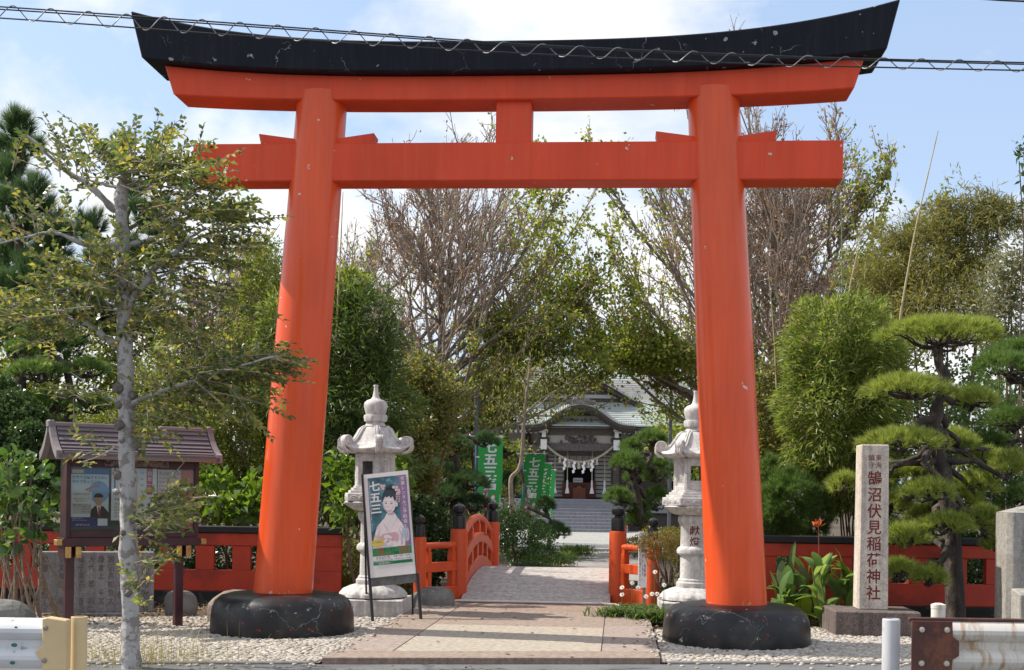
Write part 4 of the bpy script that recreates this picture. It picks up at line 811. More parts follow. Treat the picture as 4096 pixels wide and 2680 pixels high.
# curved gable porch
KX = [0, .35, .65, .95, 1.25, 1.5, 1.75, 2.0, 2.3, 2.65]; KZ = [6.17, 6.13, 6.03, 5.86, 5.63, 5.44, 5.30, 5.21, 5.17, 5.16]
kx = [-x for x in KX[::-1]]+KX[1:]; kz = KZ[::-1]+KZ[1:]
xx = np.linspace(-2.65, 2.65, 49); zz = np.interp(xx, kx, kz)
for _ in range(2): zz[1:-1] = (zz[:-2]+2*zz[1:-1]+zz[2:])/4
b = MB(); V = []; F = []
for x, z in zip(xx, zz): V += [(x, 2.05, z), (x, 4.6, z+.42), (x, 2.05, z-.06), (x, 4.6, z+.2)]
for i in range(48): F += [(4*i, 4*i+1, 4*i+5, 4*i+4), (4*i+2, 4*i+6, 4*i+7, 4*i+3), (4*i, 4*i+4, 4*i+6, 4*i+2)]
porch = P_(b.add(V, F), 'porch_roof', m_cu, smooth=.5)
for i in range(0, 48):   # standing seams following the curve
    P_(MB().bar((xx[i], 2.03, zz[i]+.012), (xx[i], 4.2, zz[i]+.37), .022, .03), 'roof_seam', m_cud, porch)
for k_i, (o0, o1, y0) in enumerate(((-.08, -.22, 2.06), (-.22, -.32, 2.14), (-.32, -.40, 2.24))):
    b = MB(); V = []; F = []
    for x, z in zip(xx, zz): V += [(x, y0, z+o0), (x, y0, z+o1), (x, y0+.3, z+o1), (x, y0+.3, z+o0)]
    for i in range(48):
        for j in range(4): F.append((4*i+j, 4*i+(j+1) % 4, 4*i+4+(j+1) % 4, 4*i+4+j))
    P_(b.add(V, F+[(0, 1, 2, 3), (195, 194, 193, 192)]), 'gable_board', m_tim, porch, smooth=.5)
# ridge ornament with a round crest
on = P_(MB().prism([(-.72, 6.12), (.72, 6.12), (.70, 6.22), (.62, 6.33), (.55, 6.27), (.42, 6.36), (.33, 6.44), (.20, 6.40), (.18, 6.60), (.10, 6.68), (.06, 6.80), (-.06, 6.80), (-.10, 6.68), (-.18, 6.60), (-.20, 6.40), (-.33, 6.44), (-.42, 6.36), (-.55, 6.27), (-.62, 6.33), (-.70, 6.22)], lambda u, v, d: (u, d, v), 2.02, 2.25), 'ridge_ornament', m_cud, porch, bevel=.02)
o = P_(MB().lathe([(.095, 0), (.095, .03)], 20), 'crest', m_gold2, on); o.location = (0, 2.0, 6.50); o.rotation_euler = (PI/2, 0, 0)
for x in (-.68, -.5, -.34, .34, .5, .68): o = P_(MB().lathe([(.06, 0), (.06, .04)], 14), 'ornament_scroll', m_cud, on); o.location = (x, 2.0, 6.26+.12*(1-abs(x)/.7)); o.rotation_euler = (PI/2, 0, 0)
# main roof: front slope in stepped courses
m0, e0, e1, rz = 34, (2.35, 5.12), (8.3, 9.25), 0
rf = P_(MB().add([(-6.6, 2.35, 5.0), (6.6, 2.35, 5.0), (4.6, 8.3, 9.15), (-4.6, 8.3, 9.15), (-6.6, 14.2, 5.0), (6.6, 14.2, 5.0)], [(0, 1, 2, 3), (3, 2, 5, 4), (0, 3, 4), (1, 5, 2)]), 'roof', m_cud)
for i in range(m0):
    q0, q1 = i/m0, (i+1)/m0; cv = lambda q: 5.12+4.13*(q*.86+.14*q*q); ya, yb = 2.35+5.95*q0, 2.35+5.95*q1; za, zb = cv(q0), cv(q1); w0, w1 = 6.6-2.0*q0, 6.6-2.0*q1
    P_(MB().hexa([(-w0, ya, za-.03), (w0, ya, za-.03), (w1, yb, zb-.03), (-w1, yb, zb-.03), (-w0, ya, za+.038), (w0, ya, za+.038), (w1, yb, zb+.01), (-w1, yb, zb+.01)]), 'roof_course', m_cu, rf)
P_(MB().box(-4.7, 4.7, 8.1, 8.6, 9.15, 9.42), 'main_ridge', m_cud, rf, bevel=.03); P_(MB().box(-4.75, 4.75, 8.0, 8.7, 9.42, 9.50), 'main_ridge', m_cu, rf)
# triangular dormer gable
gz = 8.0; gb = 6.35
P_(MB().prism([(-2.2, gb), (2.2, gb), (0, gz-.25)], lambda u, v, d: (u, d, v), 4.35, 4.45), 'dormer_face', m_tim, rf)
P_(MB().prism([(-1.9, 6.60), (1.9, 6.60), (1.55, 6.78), (-1.55, 6.78)], lambda u, v, d: (u, d, v), 4.30, 4.349), 'dormer_plaster', m_pla, rf)
for s_ in (-1, 1):
    P_(MB().prism([(s_*.12, 7.02), (s_*.55, 7.02), (s_*.12, 7.38)], lambda u, v, d: (u, d, v), 4.30, 4.349), 'dormer_plaster', m_pla, rf)
    P_(MB().hexa([(0, 4.0, gz-.22), (s_*2.85, 4.0, gb-.22), (s_*2.85, 4.3, gb-.22), (0, 4.3, gz-.22), (0, 4.0, gz), (s_*2.85, 4.0, gb), (s_*2.85, 4.3, gb), (0, 4.3, gz)]), 'dormer_board', m_tim, rf)
    P_(MB().hexa([(0, 3.85, gz), (s_*2.95, 3.85, gb-.04), (s_*2.95, 4.3, gb-.04), (0, 7.4, gz), (0, 3.85, gz+.09), (s_*2.95, 3.85, gb+.05), (s_*2.95, 4.35, gb+.05), (0, 7.4, gz+.09)]), 'dormer_roof', m_cu, rf)
    for i in range(12):
        q = (i+.5)/12; xa = s_*2.95*q; za = gz+.1-(gz-gb)*q; P_(MB().bar((xa, 3.84, za), (xa, 3.9+(1-q)*2.5, za), .03, .04), 'roof_seam', m_cud, rf)
# eaves, rafters, walls
P_(MB().box(-6.5, -2.3, 2.45, 2.7, 4.93, 5.09), 'eave_board', m_tim); P_(MB().box(2.3, 6.5, 2.45, 2.7, 4.93, 5.09), 'eave_board', m_tim)
first = None
for s_ in (-1, 1):
    for i in range(18):
        x = s_*(1.95+i*.24)
        if first is None: first = o = P_(MB().box(-.055, .055, 2.60, 3.8, 4.78, 4.90), 'rafter', m_whp)
        else: o = first.copy(); COL.objects.link(o)
        o.location = (x, 0, 0)
P_(MB().box(-6.2, 6.2, 5.2, 5.35, 3.4, 5.3), 'upper_wall', m_pla); P_(MB().box(-6.2, 6.2, 5.0, 5.2, 3.95, 4.25), 'wall_beam', m_timl)
for x in (-6.1, -4.4, -2.6, 2.6, 4.4, 6.1): P_(MB().box(x-.13, x+.13, 4.95, 5.2, 1.55, 4.9), 'wall_post', m_tim)
P_(MB().box(-6.2, 6.2, 5.36, 5.5, 1.55, 3.4), 'back_wall', m_int); P_(MB().box(-6.2, -1.78, 3.05, 3.2, 3.85, 4.2), 'side_beam', m_timl); P_(MB().box(1.78, 6.2, 3.05, 3.2, 3.85, 4.2), 'side_beam', m_timl)
for s_ in (-1, 1):   # lattice doors
    dr = P_(MB().box(s_*1.2-.42, s_*1.2+.42, 4.85, 4.9, 1.6, 3.75), 'door', mat('door_paper', (.40, .40, .38), .8, .08))
    for q in range(11): P_(MB().box(s_*1.2-.42, s_*1.2+.42, 4.8, 4.86, 1.62+q*.2, 1.665+q*.2), 'door_slat', m_tim, dr)
    for x in (-.45, .42): P_(MB().box(s_*1.2+x, s_*1.2+x+.06, 4.78, 4.86, 1.58, 3.75), 'door_stile', m_tim, dr)
    P_(MB().box(s_*3.2-1.2, s_*3.2+1.2, 4.9, 5.0, 1.6, 3.9), 'wall_board', m_tim)
for i in range(5): P_(MB().box(-.78+i*.32, -.50+i*.32, 4.72, 4.74, 3.12, 3.72), 'curtain', m_pla)
P_(MB().box(-.85, .85, 4.6, 4.66, 1.6, 2.38), 'screen', m_rbw, bevel=.01)
for s_ in (-1, 1): P_(MB().box(s_*.36-.025, s_*.36+.025, 4.2, 4.3, 1.58, 2.3), 'rack_post', m_tim)
P_(MB().box(-.40, .40, 4.15, 4.35, 2.27, 2.32), 'rack_top', m_tim); o = P_(MB().lathe([(.17, 0), (.17, .03)], 20), 'round_crest', m_gold2); o.location = (0, 4.58, 2.02); o.rotation_euler = (PI/2, 0, 0)
# offering box, small sign, rope and tassels: things of their own
def shw(x, y, z): c, s_ = math.cos(.045), math.sin(.045); return np.array([-1.78+x*c-y*s_, 58.4+x*s_+y*c, z])
bx = thing('offering_box', 'dark red wooden offering box at the top of the shrine stairs', 'box', shw(0, 3.9, 1.55), .045)
MB().box(-.32, .32, -.18, .18, 0, .55).build('chest', m_rbw, bx, bevel=.01)
for i in range(6): MB().box(-.27+i*.1, -.22+i*.1, -.17, .17, .55, .58).build('slat', m_rbw, bx)
ls = thing('letter_sign', 'small white lettered card on the screen inside the shrine', 'sign', shw(-.06, 4.55, 2.38), .045)
MB().box(-.24, .24, -.015, .015, 0, .22).build('card', flatmat('card_grey', (.55, .55, .55)), ls); lettering('writing', [('御祈祷受付', -.21, .11, .085, 'h', 1)], (0, -.016, 0), (1, 0, 0), (0, 0, 1), k_, ls, world=False)
rp = thing('straw_rope', 'thick twisted straw rope sagging between the shrine porch pillars', 'rope', shw(0, 2.85, 0), .045)
RX = np.linspace(-1.62, 1.62, 60); RZ = 3.36+.78*(RX/1.62)**2
for ph in (0, 2*PI/3, 4*PI/3): MB().tube([(x, .030*math.cos(i*.75+ph), z+.030*math.sin(i*.75+ph)) for i, (x, z) in enumerate(zip(RX, RZ))], .032, 6).build('strand', m_rope, rp, smooth=.9)
rz_ = lambda x: 3.36+.78*(x/1.62)**2
for i, x in enumerate((-.98, -.52, -.05, .43, .83)):
    tl = thing('straw_tassel', f'{("leftmost", "second", "middle", "fourth", "rightmost")[i]} of the five straw tassels hanging from the twisted rope', 'tassel', shw(x, 2.85, rz_(x)), .045, 'straw tassels on the shrine rope')
    MB().lathe([(.02, 0), (.03, -.05), (.05, -.09), (.06, -.2), (.085, -.34), (.05, -.345)], 12).build('tassel', m_rope, tl, smooth=.8); MB().lathe([(.052, -.085), (.055, -.11)], 12).build('band', m_paper, tl)
for i, x in enumerate((-.74, -.28, .19, .60)):
    sd = thing('paper_streamer', f'{("leftmost", "second", "third", "rightmost")[i]} of the four zigzag white paper streamers on the rope', 'paper streamer', shw(x, 2.80, rz_(x)), .045, 'paper streamers on the shrine rope')
    zx = 0
    for q in range(4):
        MB().hexa([(zx-.05, -.004*q, -.02-q*.14), (zx+.06, -.004*q, .03-q*.14), (zx+.06, -.004*q+.004, .03-q*.14), (zx-.05, -.004*q+.004, -.02-q*.14), (zx-.05+.03, -.004*q, -.17-q*.14), (zx+.06+.03, -.004*q, -.11-q*.14), (zx+.06+.03, -.004*q+.004, -.11-q*.14), (zx-.05+.03, -.004*q+.004, -.17-q*.14)]).build('fold', m_paper, sd)
        zx += (-.05 if q % 2 == 0 else .045)
for i, x in enumerate((-1.22, -.60, .62, 1.25)):
    bl = thing('bell_rope', f'{("leftmost", "second", "third", "rightmost")[i]} of the four pale bell ropes hanging in the shrine porch', 'bell rope', shw(x, 3.6, 0), .045, 'bell ropes in the shrine porch')
    MB().tube([(0, 0, 3.95), (0, 0, 2.45)], .028, 8).build('cord', m_rope, bl, smooth=.8); MB().tube([(0, 0, 2.47), (0, 0, 2.15)], .048, 10).build('sleeve', m_whp, bl, smooth=.8); MB().lathe([(.05, 2.15), (.06, 2.1), (.12, 1.82), (.06, 1.815)], 12).build('tassel', m_whp, bl, smooth=.8)

# ================================================================== banners
m_ban = mat('banner_green', (.035, .36, .075), .7, .08, 2); m_pole = mat('banner_pole', (.12, .30, .55), .4, .1); m_bw = flatmat('banner_white', (.75, .76, .78)); m_pk = flatmat('banner_pink', (.50, .09, .24)); m_pkl = flatmat('banner_pale', (.66, .48, .54))
m_hairp = flatmat('banner_hair', (.45, .12, .22))
def banner(label, px, pytop, d, yaw, tilt=0, curl=0, kids=True):
    w, h = .60, 1.80; c = at(px, pytop, d); t_ = thing('banner', label, 'banner', (c[0], c[1], 0), yaw, 'green banners lining the path'); zt = c[2]; zb = zt-h
    MB().tube([(-.06, 0, -.05), (-.06, 0, zt+.06)], .013, 8).build('pole', m_pole, t_, smooth=.8); MB().tube([(-.30, 0, zt+.02), (w+.05, 0, zt+.02)], .008, 6).build('cross_bar', m_whp, t_, smooth=.8)
    nu, nv = 8, 24
    def S(u, v, off=0):   # cloth surface with a sideways hang and soft folds
        q = 1-v/h; x = u*(1-curl*max(0, q-.55)**1.5)+tilt*q; y = .03*math.sin(5*q+3*u/w)*q+.02*math.sin(11*u)*q-off
        return (x, y, zb+v)
    V = [S(w*i/nu, h*j/nv) for j in range(nv+1) for i in range(nu+1)]; F = [(j*(nu+1)+i, j*(nu+1)+i+1, (j+1)*(nu+1)+i+1, (j+1)*(nu+1)+i) for j in range(nv) for i in range(nu)]
    cl = MB().add(V, F).build('cloth', m_ban, t_, smooth=2)
    for v in (h-.02,):
        for u in (.03, .3, .57): p_ = S(u, v, .004); MB().box(p_[0]-.025, p_[0]+.025, p_[1]-.003, p_[1], p_[2], p_[2]+.07).build('tab', m_bw, cl)
    for v in (h*.72, h*.45, h*.2): MB().box(-.075, .03, -.006, .006, zb+v, zb+v+.035).build('tab', m_bw, cl)
    b = MB()
    for k_2, ch in enumerate('七五三詣'):
        gv, gf = glyph(ch, .035); b.add([S(.30+(x-.5)*.34, h-.09-.30*(k_2+.5)+(y-.38)*.30, .006) for x, y, _ in gv], gf)
    b.build('lettering', m_bw, cl)
    def pr(nm, polys, m, off):
        b = MB()
        for P in polys: b.add([S(u, v, off) for u, v in P], [tuple(range(len(P)))])
        return b.build(nm, m, cl)
    if kids:
        for ox, sc, mk in ((.20, 1.0, m_pk), (.40, .8, m_pkl)):
            pr('child_figure', [[(ox-.09*sc, .02), (ox+.10*sc, .02), (ox+.085*sc, .24*sc), (ox+.12*sc, .20*sc), (ox+.11*sc, .30*sc), (ox+.05*sc, .36*sc), (ox-.05*sc, .36*sc), (ox-.11*sc, .30*sc), (ox-.12*sc, .18*sc), (ox-.085*sc, .24*sc)]], mk, .007)
            pr('child_face', [ell(ox, .42*sc, .065*sc, .06*sc, 14)], m_bw, .009); pr('child_hair', [ell(ox, .44*sc, .08*sc, .07*sc, 14, -.1, PI+.1)], m_hairp, .011); pr('child_sash', [rect(ox-.07*sc, ox+.07*sc, .22*sc, .28*sc)], m_bw, .009)
        lettering('print', [('式典写真協会', .545, .40, .06, 'v', .8)], S(0, 0, .0), (1, 0, 0), (0, 0, 1), m_bw, cl, off=.012, world=False)
    return t_
banner('large green festival banner nearest the bridge, left of the thin bare trunk', 478.5, 437, 30.5, .02, 0, .45)
banner('green festival banner just right of the thin bare trunk', 525.5, 454, 36.5, -.10, -.16, 0)
banner('third green banner from the bridge, mostly hidden behind the one right of the trunk', 534, 463.5, 42, .05, -.12, 0)
banner('farthest green banner in the row, nearest the shrine stairs', 540, 470, 47, .05, -.12, 0)
# lamp poles
m_pg = mat('pole_grey', (.13, .14, .15), .5, .2); m_lamp = mat('lamp_metal', (.25, .26, .27), .4, .2, metal=.6)
c = at(477, 390, 33); lp = thing('lamp_pole', 'slim grey pole with two small floodlights behind the nearest banner', 'lamp pole', (c[0], c[1], 0))
MB().box(-.05, .05, -.05, .05, -.1, 4.5).build('pole', m_pg, lp, bevel=.008)
for z, s_ in ((2.95, 1), (2.42, 1)):
    ln = MB().lathe([(.05, 0), (.11, .05), (.15, .2), (.15, .24)], 16).build('floodlight', m_lamp, lp, smooth=.7); ln.location = (.22, -.1, z); ln.rotation_euler = (1.1, .5, 0); MB().bar((0, 0, z), (.22, -.08, z), .03, .03).build('bracket', m_pg, lp)
c = at(671, 390, 45); lp = thing('lamp_pole', 'thin dark pole right of the shrine roof above the right lantern', 'lamp pole', (c[0], c[1], 0))
MB().box(-.06, .06, -.06, .06, -.1, c[2]+.1).build('pole', m_pg, lp, bevel=.008); MB().box(-.06, .06, -.2, .05, c[2]-.3, c[2]-.15).build('junction_box', m_lamp, lp)
# ================================================================== vegetation helpers
def leaf_np(P, D, L_, W_, fold=.3, nrm=None):
    n = len(P); D = unit(D); a = nrm if nrm is not None else rng.normal(size=(n, 3)); S = unit(np.cross(D, a)); N_ = np.cross(S, D)
    L_ = np.broadcast_to(L_, (n,))[:, None]; W_ = np.broadcast_to(W_, (n,))[:, None]
    droop = -np.array([0, 0, 1.])*L_*.12
    V = np.stack([P, P+D*L_*.45+S*W_*.5+N_*W_*fold, P+D*L_+droop, P+D*L_*.45-S*W_*.5+N_*W_*fold], 1)
    return V.reshape(-1, 3), np.arange(4*n).reshape(n, 4)
def leaves(name, P, D, L_, W_, m, parent, fold=.3, nrm=None): V, F = leaf_np(P, D, L_, W_, fold, nrm); return np_mesh(name, V, F, m, parent)
def needles(name, P, D, n, L_, spread, w, m, parent):
    """a fan of n needles at each tip"""
    k = len(P); D = unit(D); Q = np.repeat(P, n, 0); E = unit(np.repeat(D, n, 0)+rng.normal(0, spread, (k*n, 3))); L2 = L_*rng.uniform(.7, 1.15, (k*n, 1))
    Q = Q-np.repeat(D, n, 0)*rng.uniform(0, .35*L_, (k*n, 1)); S = unit(np.cross(E, rng.normal(size=E.shape)))*w/2
    V = np.stack([Q-S, Q+S, Q+E*L2], 1).reshape(-1, 3); return np_mesh(name, V, np.arange(3*k*n).reshape(-1, 3), m, parent)
def tubes(name, P, R, sides, m, parent):
    """P (N,S,3), R (N,S): many tapered twigs in one mesh"""
    P = np.asarray(P, float); R = np.asarray(R, float); N_, S_ = R.shape; T = unit(np.gradient(P, axis=1)); ref = np.where(np.abs(T[..., 2:3]) < .9, np.array([0, 0, 1.]), np.array([1., 0, 0])); X = unit(np.cross(T, ref)); Y = np.cross(T, X)
    a = 2*PI*np.arange(sides)/sides; V = P[:, :, None]+R[:, :, None, None]*(np.cos(a)[:, None]*X[:, :, None]+np.sin(a)[:, None]*Y[:, :, None])
    i = np.arange(N_)[:, None, None]*S_*sides; j = np.arange(S_-1)[None, :, None]*sides; q = np.arange(sides)[None, None]; q2 = (q+1) % sides
    F = np.stack(np.broadcast_arrays(i+j+q, i+j+q2, i+j+sides+q2, i+j+sides+q), -1).reshape(-1, 4); return np_mesh(name, V.reshape(-1, 3), F, m, parent, smooth=True)
def wavy(a, b, n=8, amp=.05, sag=0):
    a = np.array(a, float); b = np.array(b, float); t_ = np.linspace(0, 1, n)[:, None]; P = a+(b-a)*t_; W_ = rng.normal(0, amp, (n, 3)); W_[0] = W_[-1] = 0
    W_[1:-1] = (W_[:-2]+2*W_[1:-1]+W_[2:])/3; P = P+W_; P[:, 2] += sag*np.sin(PI*t_[:, 0]); return P
def smooth_poly(P, n):
    P = np.array(P, float); t_ = np.linspace(0, len(P)-1, n); C = np.stack([np.interp(t_, np.arange(len(P)), P[:, i]) for i in range(P.shape[1])], 1)
    for _ in range(2): C[1:-1] = (C[:-2]+2*C[1:-1]+C[2:])/4
    return C
def bl(px, py, d, hx, hy, dz=None):
    c = at(px, py, d); s = d/FPX; return (c[0], c[1], c[2], hx*s, (dz if dz else hx*s*.8), hy*s)
def shell(blobs, n, inner=.6, rough=.12, up=None):
    Bq = np.array(blobs); w = (Bq[:, 3]*Bq[:, 5]+Bq[:, 3]*Bq[:, 4]+Bq[:, 4]*Bq[:, 5]); k = rng.choice(len(Bq), n, p=w/w.sum()); D = unit(rng.normal(size=(n, 3)))
    if up is not None: D[:, 2] = np.where(D[:, 2] < up, -D[:, 2]*.5, D[:, 2]); D = unit(D)
    fr = Bq[k, :3]*1.7; lump = 1+rough*(np.sin(7*D[:, 0]+fr[:, 0]*3)*np.sin(6*D[:, 1]+fr[:, 1]*2)+np.sin(9*D[:, 2]+fr[:, 2]*4)*.7+np.sin(15*D[:, 0]-11*D[:, 2]+fr[:, 1])*.5)
    r = (inner+(1-inner)*rng.random(n)**.55)*lump; P = Bq[k, :3]+D*Bq[k, 3:6]*r[:, None]; Nn_ = unit(D/Bq[k, 3:6]); return P, Nn_
m_bark = mat('grey_bark', (.27, .23, .20), .9, .4, 7, 7, bump=.7, bs=20, stretch=(1, 1, .4)); m_dbark = mat('pine_bark', (.045, .036, .032), .95, .5, 9, 7, col2=(.11, .085, .07), ms=9, bump=1.0, bs=22, stretch=(1, 1, .45))
m_twig = mat('twig_brown', (.31, .245, .20), .9, .3, 3); m_stem = mat('stem_brown', (.13, .09, .065), .9, .3, 5)
m_pneedle = leafmat('pine_needle', [(.05, .10, .03), (.10, .175, .045), (.17, .25, .07)], .35, .5); m_pbright = leafmat('pine_needle_bright', [(.13, .185, .038), (.22, .28, .06), (.33, .365, .11)], .4, .5); m_pdark = leafmat('pine_needle_dark', [(.03, .07, .03), (.065, .12, .045), (.10, .165, .06)], .3, .5)
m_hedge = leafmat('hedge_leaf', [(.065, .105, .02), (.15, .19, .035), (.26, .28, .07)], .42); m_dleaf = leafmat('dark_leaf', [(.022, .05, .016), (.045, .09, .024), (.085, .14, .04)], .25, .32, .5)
m_bamb = leafmat('bamboo_leaf', [(.06, .105, .02), (.13, .195, .035), (.22, .28, .06), (.28, .26, .10)], .37); m_bambd = leafmat('bamboo_leaf_dark', [(.04, .075, .018), (.075, .125, .028), (.14, .19, .05)], .33); m_bambo = leafmat('bamboo_leaf_olive', [(.09, .10, .025), (.16, .16, .04), (.24, .22, .07)], .4)
m_gink = leafmat('ginkgo_leaf', [(.08, .13, .025), (.15, .22, .04), (.25, .30, .06), (.34, .30, .08)], .5); m_dead = leafmat('dead_leaf', [(.20, .11, .06), (.32, .19, .10), (.25, .20, .11)], .3)
m_zel = leafmat('street_leaf', [(.05, .09, .03), (.085, .13, .04), (.13, .175, .05), (.20, .22, .055), (.36, .33, .07)], .35, .4, .4); m_mix = leafmat('mixed_leaf', [(.07, .09, .025), (.15, .165, .045), (.25, .22, .07)], .4)
m_grn = leafmat('fresh_leaf', [(.06, .12, .02), (.11, .19, .03), (.17, .25, .05)], .4, .35, .5); m_azal = leafmat('azalea_leaf', [(.10, .10, .025), (.18, .15, .04), (.20, .11, .05)], .35)
def plant(name, label, cat, blobs, n, ll, lw, m, group=None, inner=.6, rough=.14, out=.6, up=.25, stems=3, ground=None, base=None, fold=.3, stem_r=.03, droop=0):
    Bq = np.array(blobs); c = base if base is not None else (Bq[:, 0].mean(), Bq[:, 1].mean()); t_ = thing(name, label, cat, (c[0], c[1], 0), 0, group)
    n = int(n*1.35); ll *= 1.15; lw *= 1.3; P, N_ = shell(blobs, n, inner, rough); ok = P[:, 2] > .03; P, N_ = P[ok], N_[ok]; D = N_*out+rng.normal(0, .55, P.shape)+np.array([0, 0, up])
    leaves('foliage', P, D, ll*rng.uniform(.7, 1.25, len(P)), lw*rng.uniform(.8, 1.2, len(P)), m, t_, fold, nrm=N_+rng.normal(0, .5, P.shape))
    for i in range(stems):
        q = Bq[i % len(Bq)]; top = q[:3]+rng.normal(0, .3, 3)*q[3:6]; b0 = np.array([c[0]+rng.normal(0, .08), c[1]+rng.normal(0, .08), -.05]); MB().tube(wavy(b0, top, 7, .05), np.linspace(stem_r, stem_r*.4, 7), 7).build('stem', m_stem, t_, world=True, smooth=.9)
    return t_
# ------------------------------------------------------------------ cloud-pruned pines
def cloud_pine(label, trunk_px, d, r0, r1, pads, nl, m, dens=1.0, nn=26, group='cloud pruned pines', needle_w=.0062):
    """pads: (px, py, half width, half height, depth offset, attach fraction along the trunk)"""
    T = np.array([at(x, y, d+(o if True else 0)) for x, y, o in trunk_px]); T[0, 2] = min(T[0, 2], 0)-.05; TT = smooth_poly(T, 22); t_ = thing('pine_tree', label, 'pine', (TT[0, 0], TT[0, 1], 0), 0, group)
    MB().tube(TT+rng.normal(0, r0*.08, TT.shape), np.linspace(r0, r1, 22)*(1+rng.normal(0, .06, 22)), 14).build('trunk', m_dbark, t_, world=True, smooth=.9)
    allP = []; allD = []
    for px, py, hx, hy, do, fr in pads:
        c = at(px, py, d+do); s = d/FPX; rx, rz = hx*s*1.02, hy*s*.98; ry = rx*.85; a = TT[min(21, int(fr*21))]; foot = c-np.array([0, 0, rz*.75]); br_r = .028+.035*rx
        Q = wavy(a, foot, 9, .07*np.linalg.norm(foot-a)+.01); MB().tube(Q, np.linspace(br_r*1.25, br_r*.7, 9), 8).build('limb', m_dbark, t_, world=True, smooth=.9)
        tw = []
        for _ in range(int(7+rx*16)):
            u = rng.uniform(0, 2*PI); q = math.sqrt(rng.random())*.9; e = c+np.array([q*rx*math.cos(u), q*ry*math.sin(u), -rz*.25]); tw.append(wavy(Q[RD.randint(5, 8)], e, 6, .035, -.02))
        tubes('twigs', np.array(tw), np.tile(np.linspace(br_r*.5, .007, 6), (len(tw), 1)), 5, m_dbark, t_)['kind'] = 'stuff'
        n = int((80+1150*rx*ry)*dens); u = rng.uniform(0, 2*PI, n); q = np.sqrt(rng.random(n)); dome = np.sqrt(np.clip(1-q**2, 0, 1)); lump = 1+.16*np.sin(3*u+px)+.12*np.sin(5*u-py)
        P = c+np.stack([q*rx*lump*np.cos(u), q*ry*lump*np.sin(u), rz*(dome*1.45-.70)+rng.normal(0, rz*.16, n)], 1); D = np.stack([q*np.cos(u)*1.0, q*np.sin(u)*1.0, .55+.6*dome], 1)+rng.normal(0, .25, (n, 3)); allP.append(P); allD.append(D)
    needles('crown', np.concatenate(allP), np.concatenate(allD), nn, nl, .42, needle_w, m, t_); return t_
cloud_pine('cloud pruned black pine with layered pads behind the inscribed stone post',
    [(957, 640, 0), (955, 600, 0), (951, 536, .0), (947, 505, .05), (945, 473, .1), (936, 451, .1), (934, 413, .05), (938, 396, 0), (948, 388, 0), (946, 374, 0), (936, 362, 0), (938, 345, 0)], 15.9, .125, .05,
    [(940, 333, 56, 15, 0, .97), (906, 388, 40, 12, -.25, .82), (973, 400, 27, 11, .2, .70), (902, 441, 37, 12, -.4, .60), (843, 484, 15, 11, -.1, .46), (930, 491, 24, 11, -.5, .48), (974, 484, 24, 12, .4, .46), (1008, 466, 18, 13, .1, .46), (946, 524, 22, 10, -.5, .36), (984, 521, 20, 15, -.2, .36), (906, 537, 21, 12, -.5, .33), (900, 570, 16, 9, -.6, .22), (928, 578, 18, 10, -.6, .22), (914, 474, 26, 11, .5, .52), (1000, 545, 16, 8, .3, .3), (955, 440, 22, 11, .7, .6), (890, 505, 20, 11, .5, .42), (960, 500, 22, 12, .6, .45), (925, 515, 18, 10, .6, .4), (985, 460, 20, 11, .8, .55), (880, 470, 16, 10, .5, .5)], .125, m_pbright)
cloud_pine('cloud pruned pine cut by the right edge, pads sweeping in from outside', [(1075, 640, 0), (1070, 560, 0), (1050, 450, 0), (1035, 400, 0), (1030, 380, 0)], 17.2, .12, .05,
    [(1008, 366, 36, 13, 0, .95), (1030, 350, 40, 12, .4, .97), (1010, 420, 26, 12, .3, .7), (990, 445, 22, 12, .6, .6), (1018, 500, 22, 14, .3, .5)], .11, m_pneedle)
cloud_pine('cloud pruned pine with flat pads left behind the notice board roof', [(73, 560, 0), (73, 440, 0), (72, 420, 0), (71, 390, 0), (67, 367, 0), (52, 354, 0), (46, 345, 0)], 19.3, .085, .04,
    [(48, 334, 30, 13, 0, .97), (38, 371, 30, 11, -.3, .72), (88, 369, 20, 11, .2, .75), (46, 404, 26, 12, -.2, .5), (38, 424, 24, 9, -.3, .42), (95, 405, 18, 10, .3, .5), (20, 350, 16, 9, .4, .85)], .115, m_pneedle, dens=.9)
cloud_pine('small pruned pine on a bent dark trunk just right of the bridge', [(646, 560, 0), (644, 535, 0), (640, 510, 0), (637, 492, 0), (632, 478, 0), (642, 468, 0), (652, 460, 0), (652, 445, 0)], 23.5, .085, .035,
    [(652, 438, 14, 8, 0, .97), (628, 462, 16, 11, -.2, .6), (640, 476, 14, 10, .4, .6), (618, 497, 13, 9, -.2, .35), (632, 506, 16, 10, .2, .35), (660, 470, 14, 14, .5, .8), (658, 500, 15, 14, .4, .5), (640, 520, 15, 8, .2, .2), (632, 447, 10, 8, .3, .9)], .13, m_pneedle, dens=1.1)
cloud_pine('dark pruned pine pads between the left lantern and the green banners', [(452, 560, 0), (454, 500, 0), (458, 470, 0), (452, 445, 0), (455, 430, 0)], 25.5, .10, .04,
    [(436, 470, 18, 9, 0, .7), (470, 482, 20, 10, -.2, .5), (445, 495, 22, 10, -.3, .4), (474, 504, 16, 9, 0, .3), (456, 446, 16, 9, 0, .95), (432, 506, 14, 8, .2, .3), (486, 440, 12, 8, 1, .9)], .13, m_pdark, dens=1.2)
cloud_pine('little dark pine beside the path below the second banner', [(548, 560, 0), (549, 540, 0), (552, 525, 0), (547, 512, 0)], 31, .06, .03, [(546, 505, 9, 8, 0, .95), (556, 531, 12, 9, 0, .5), (540, 530, 9, 8, .2, .5), (538, 552, 8, 6, -.2, .2), (500, 455, 9, 9, 4, .9), (508, 480, 10, 9, 4, .6)], .14, m_pdark, dens=1.6, group='cloud pruned pines')
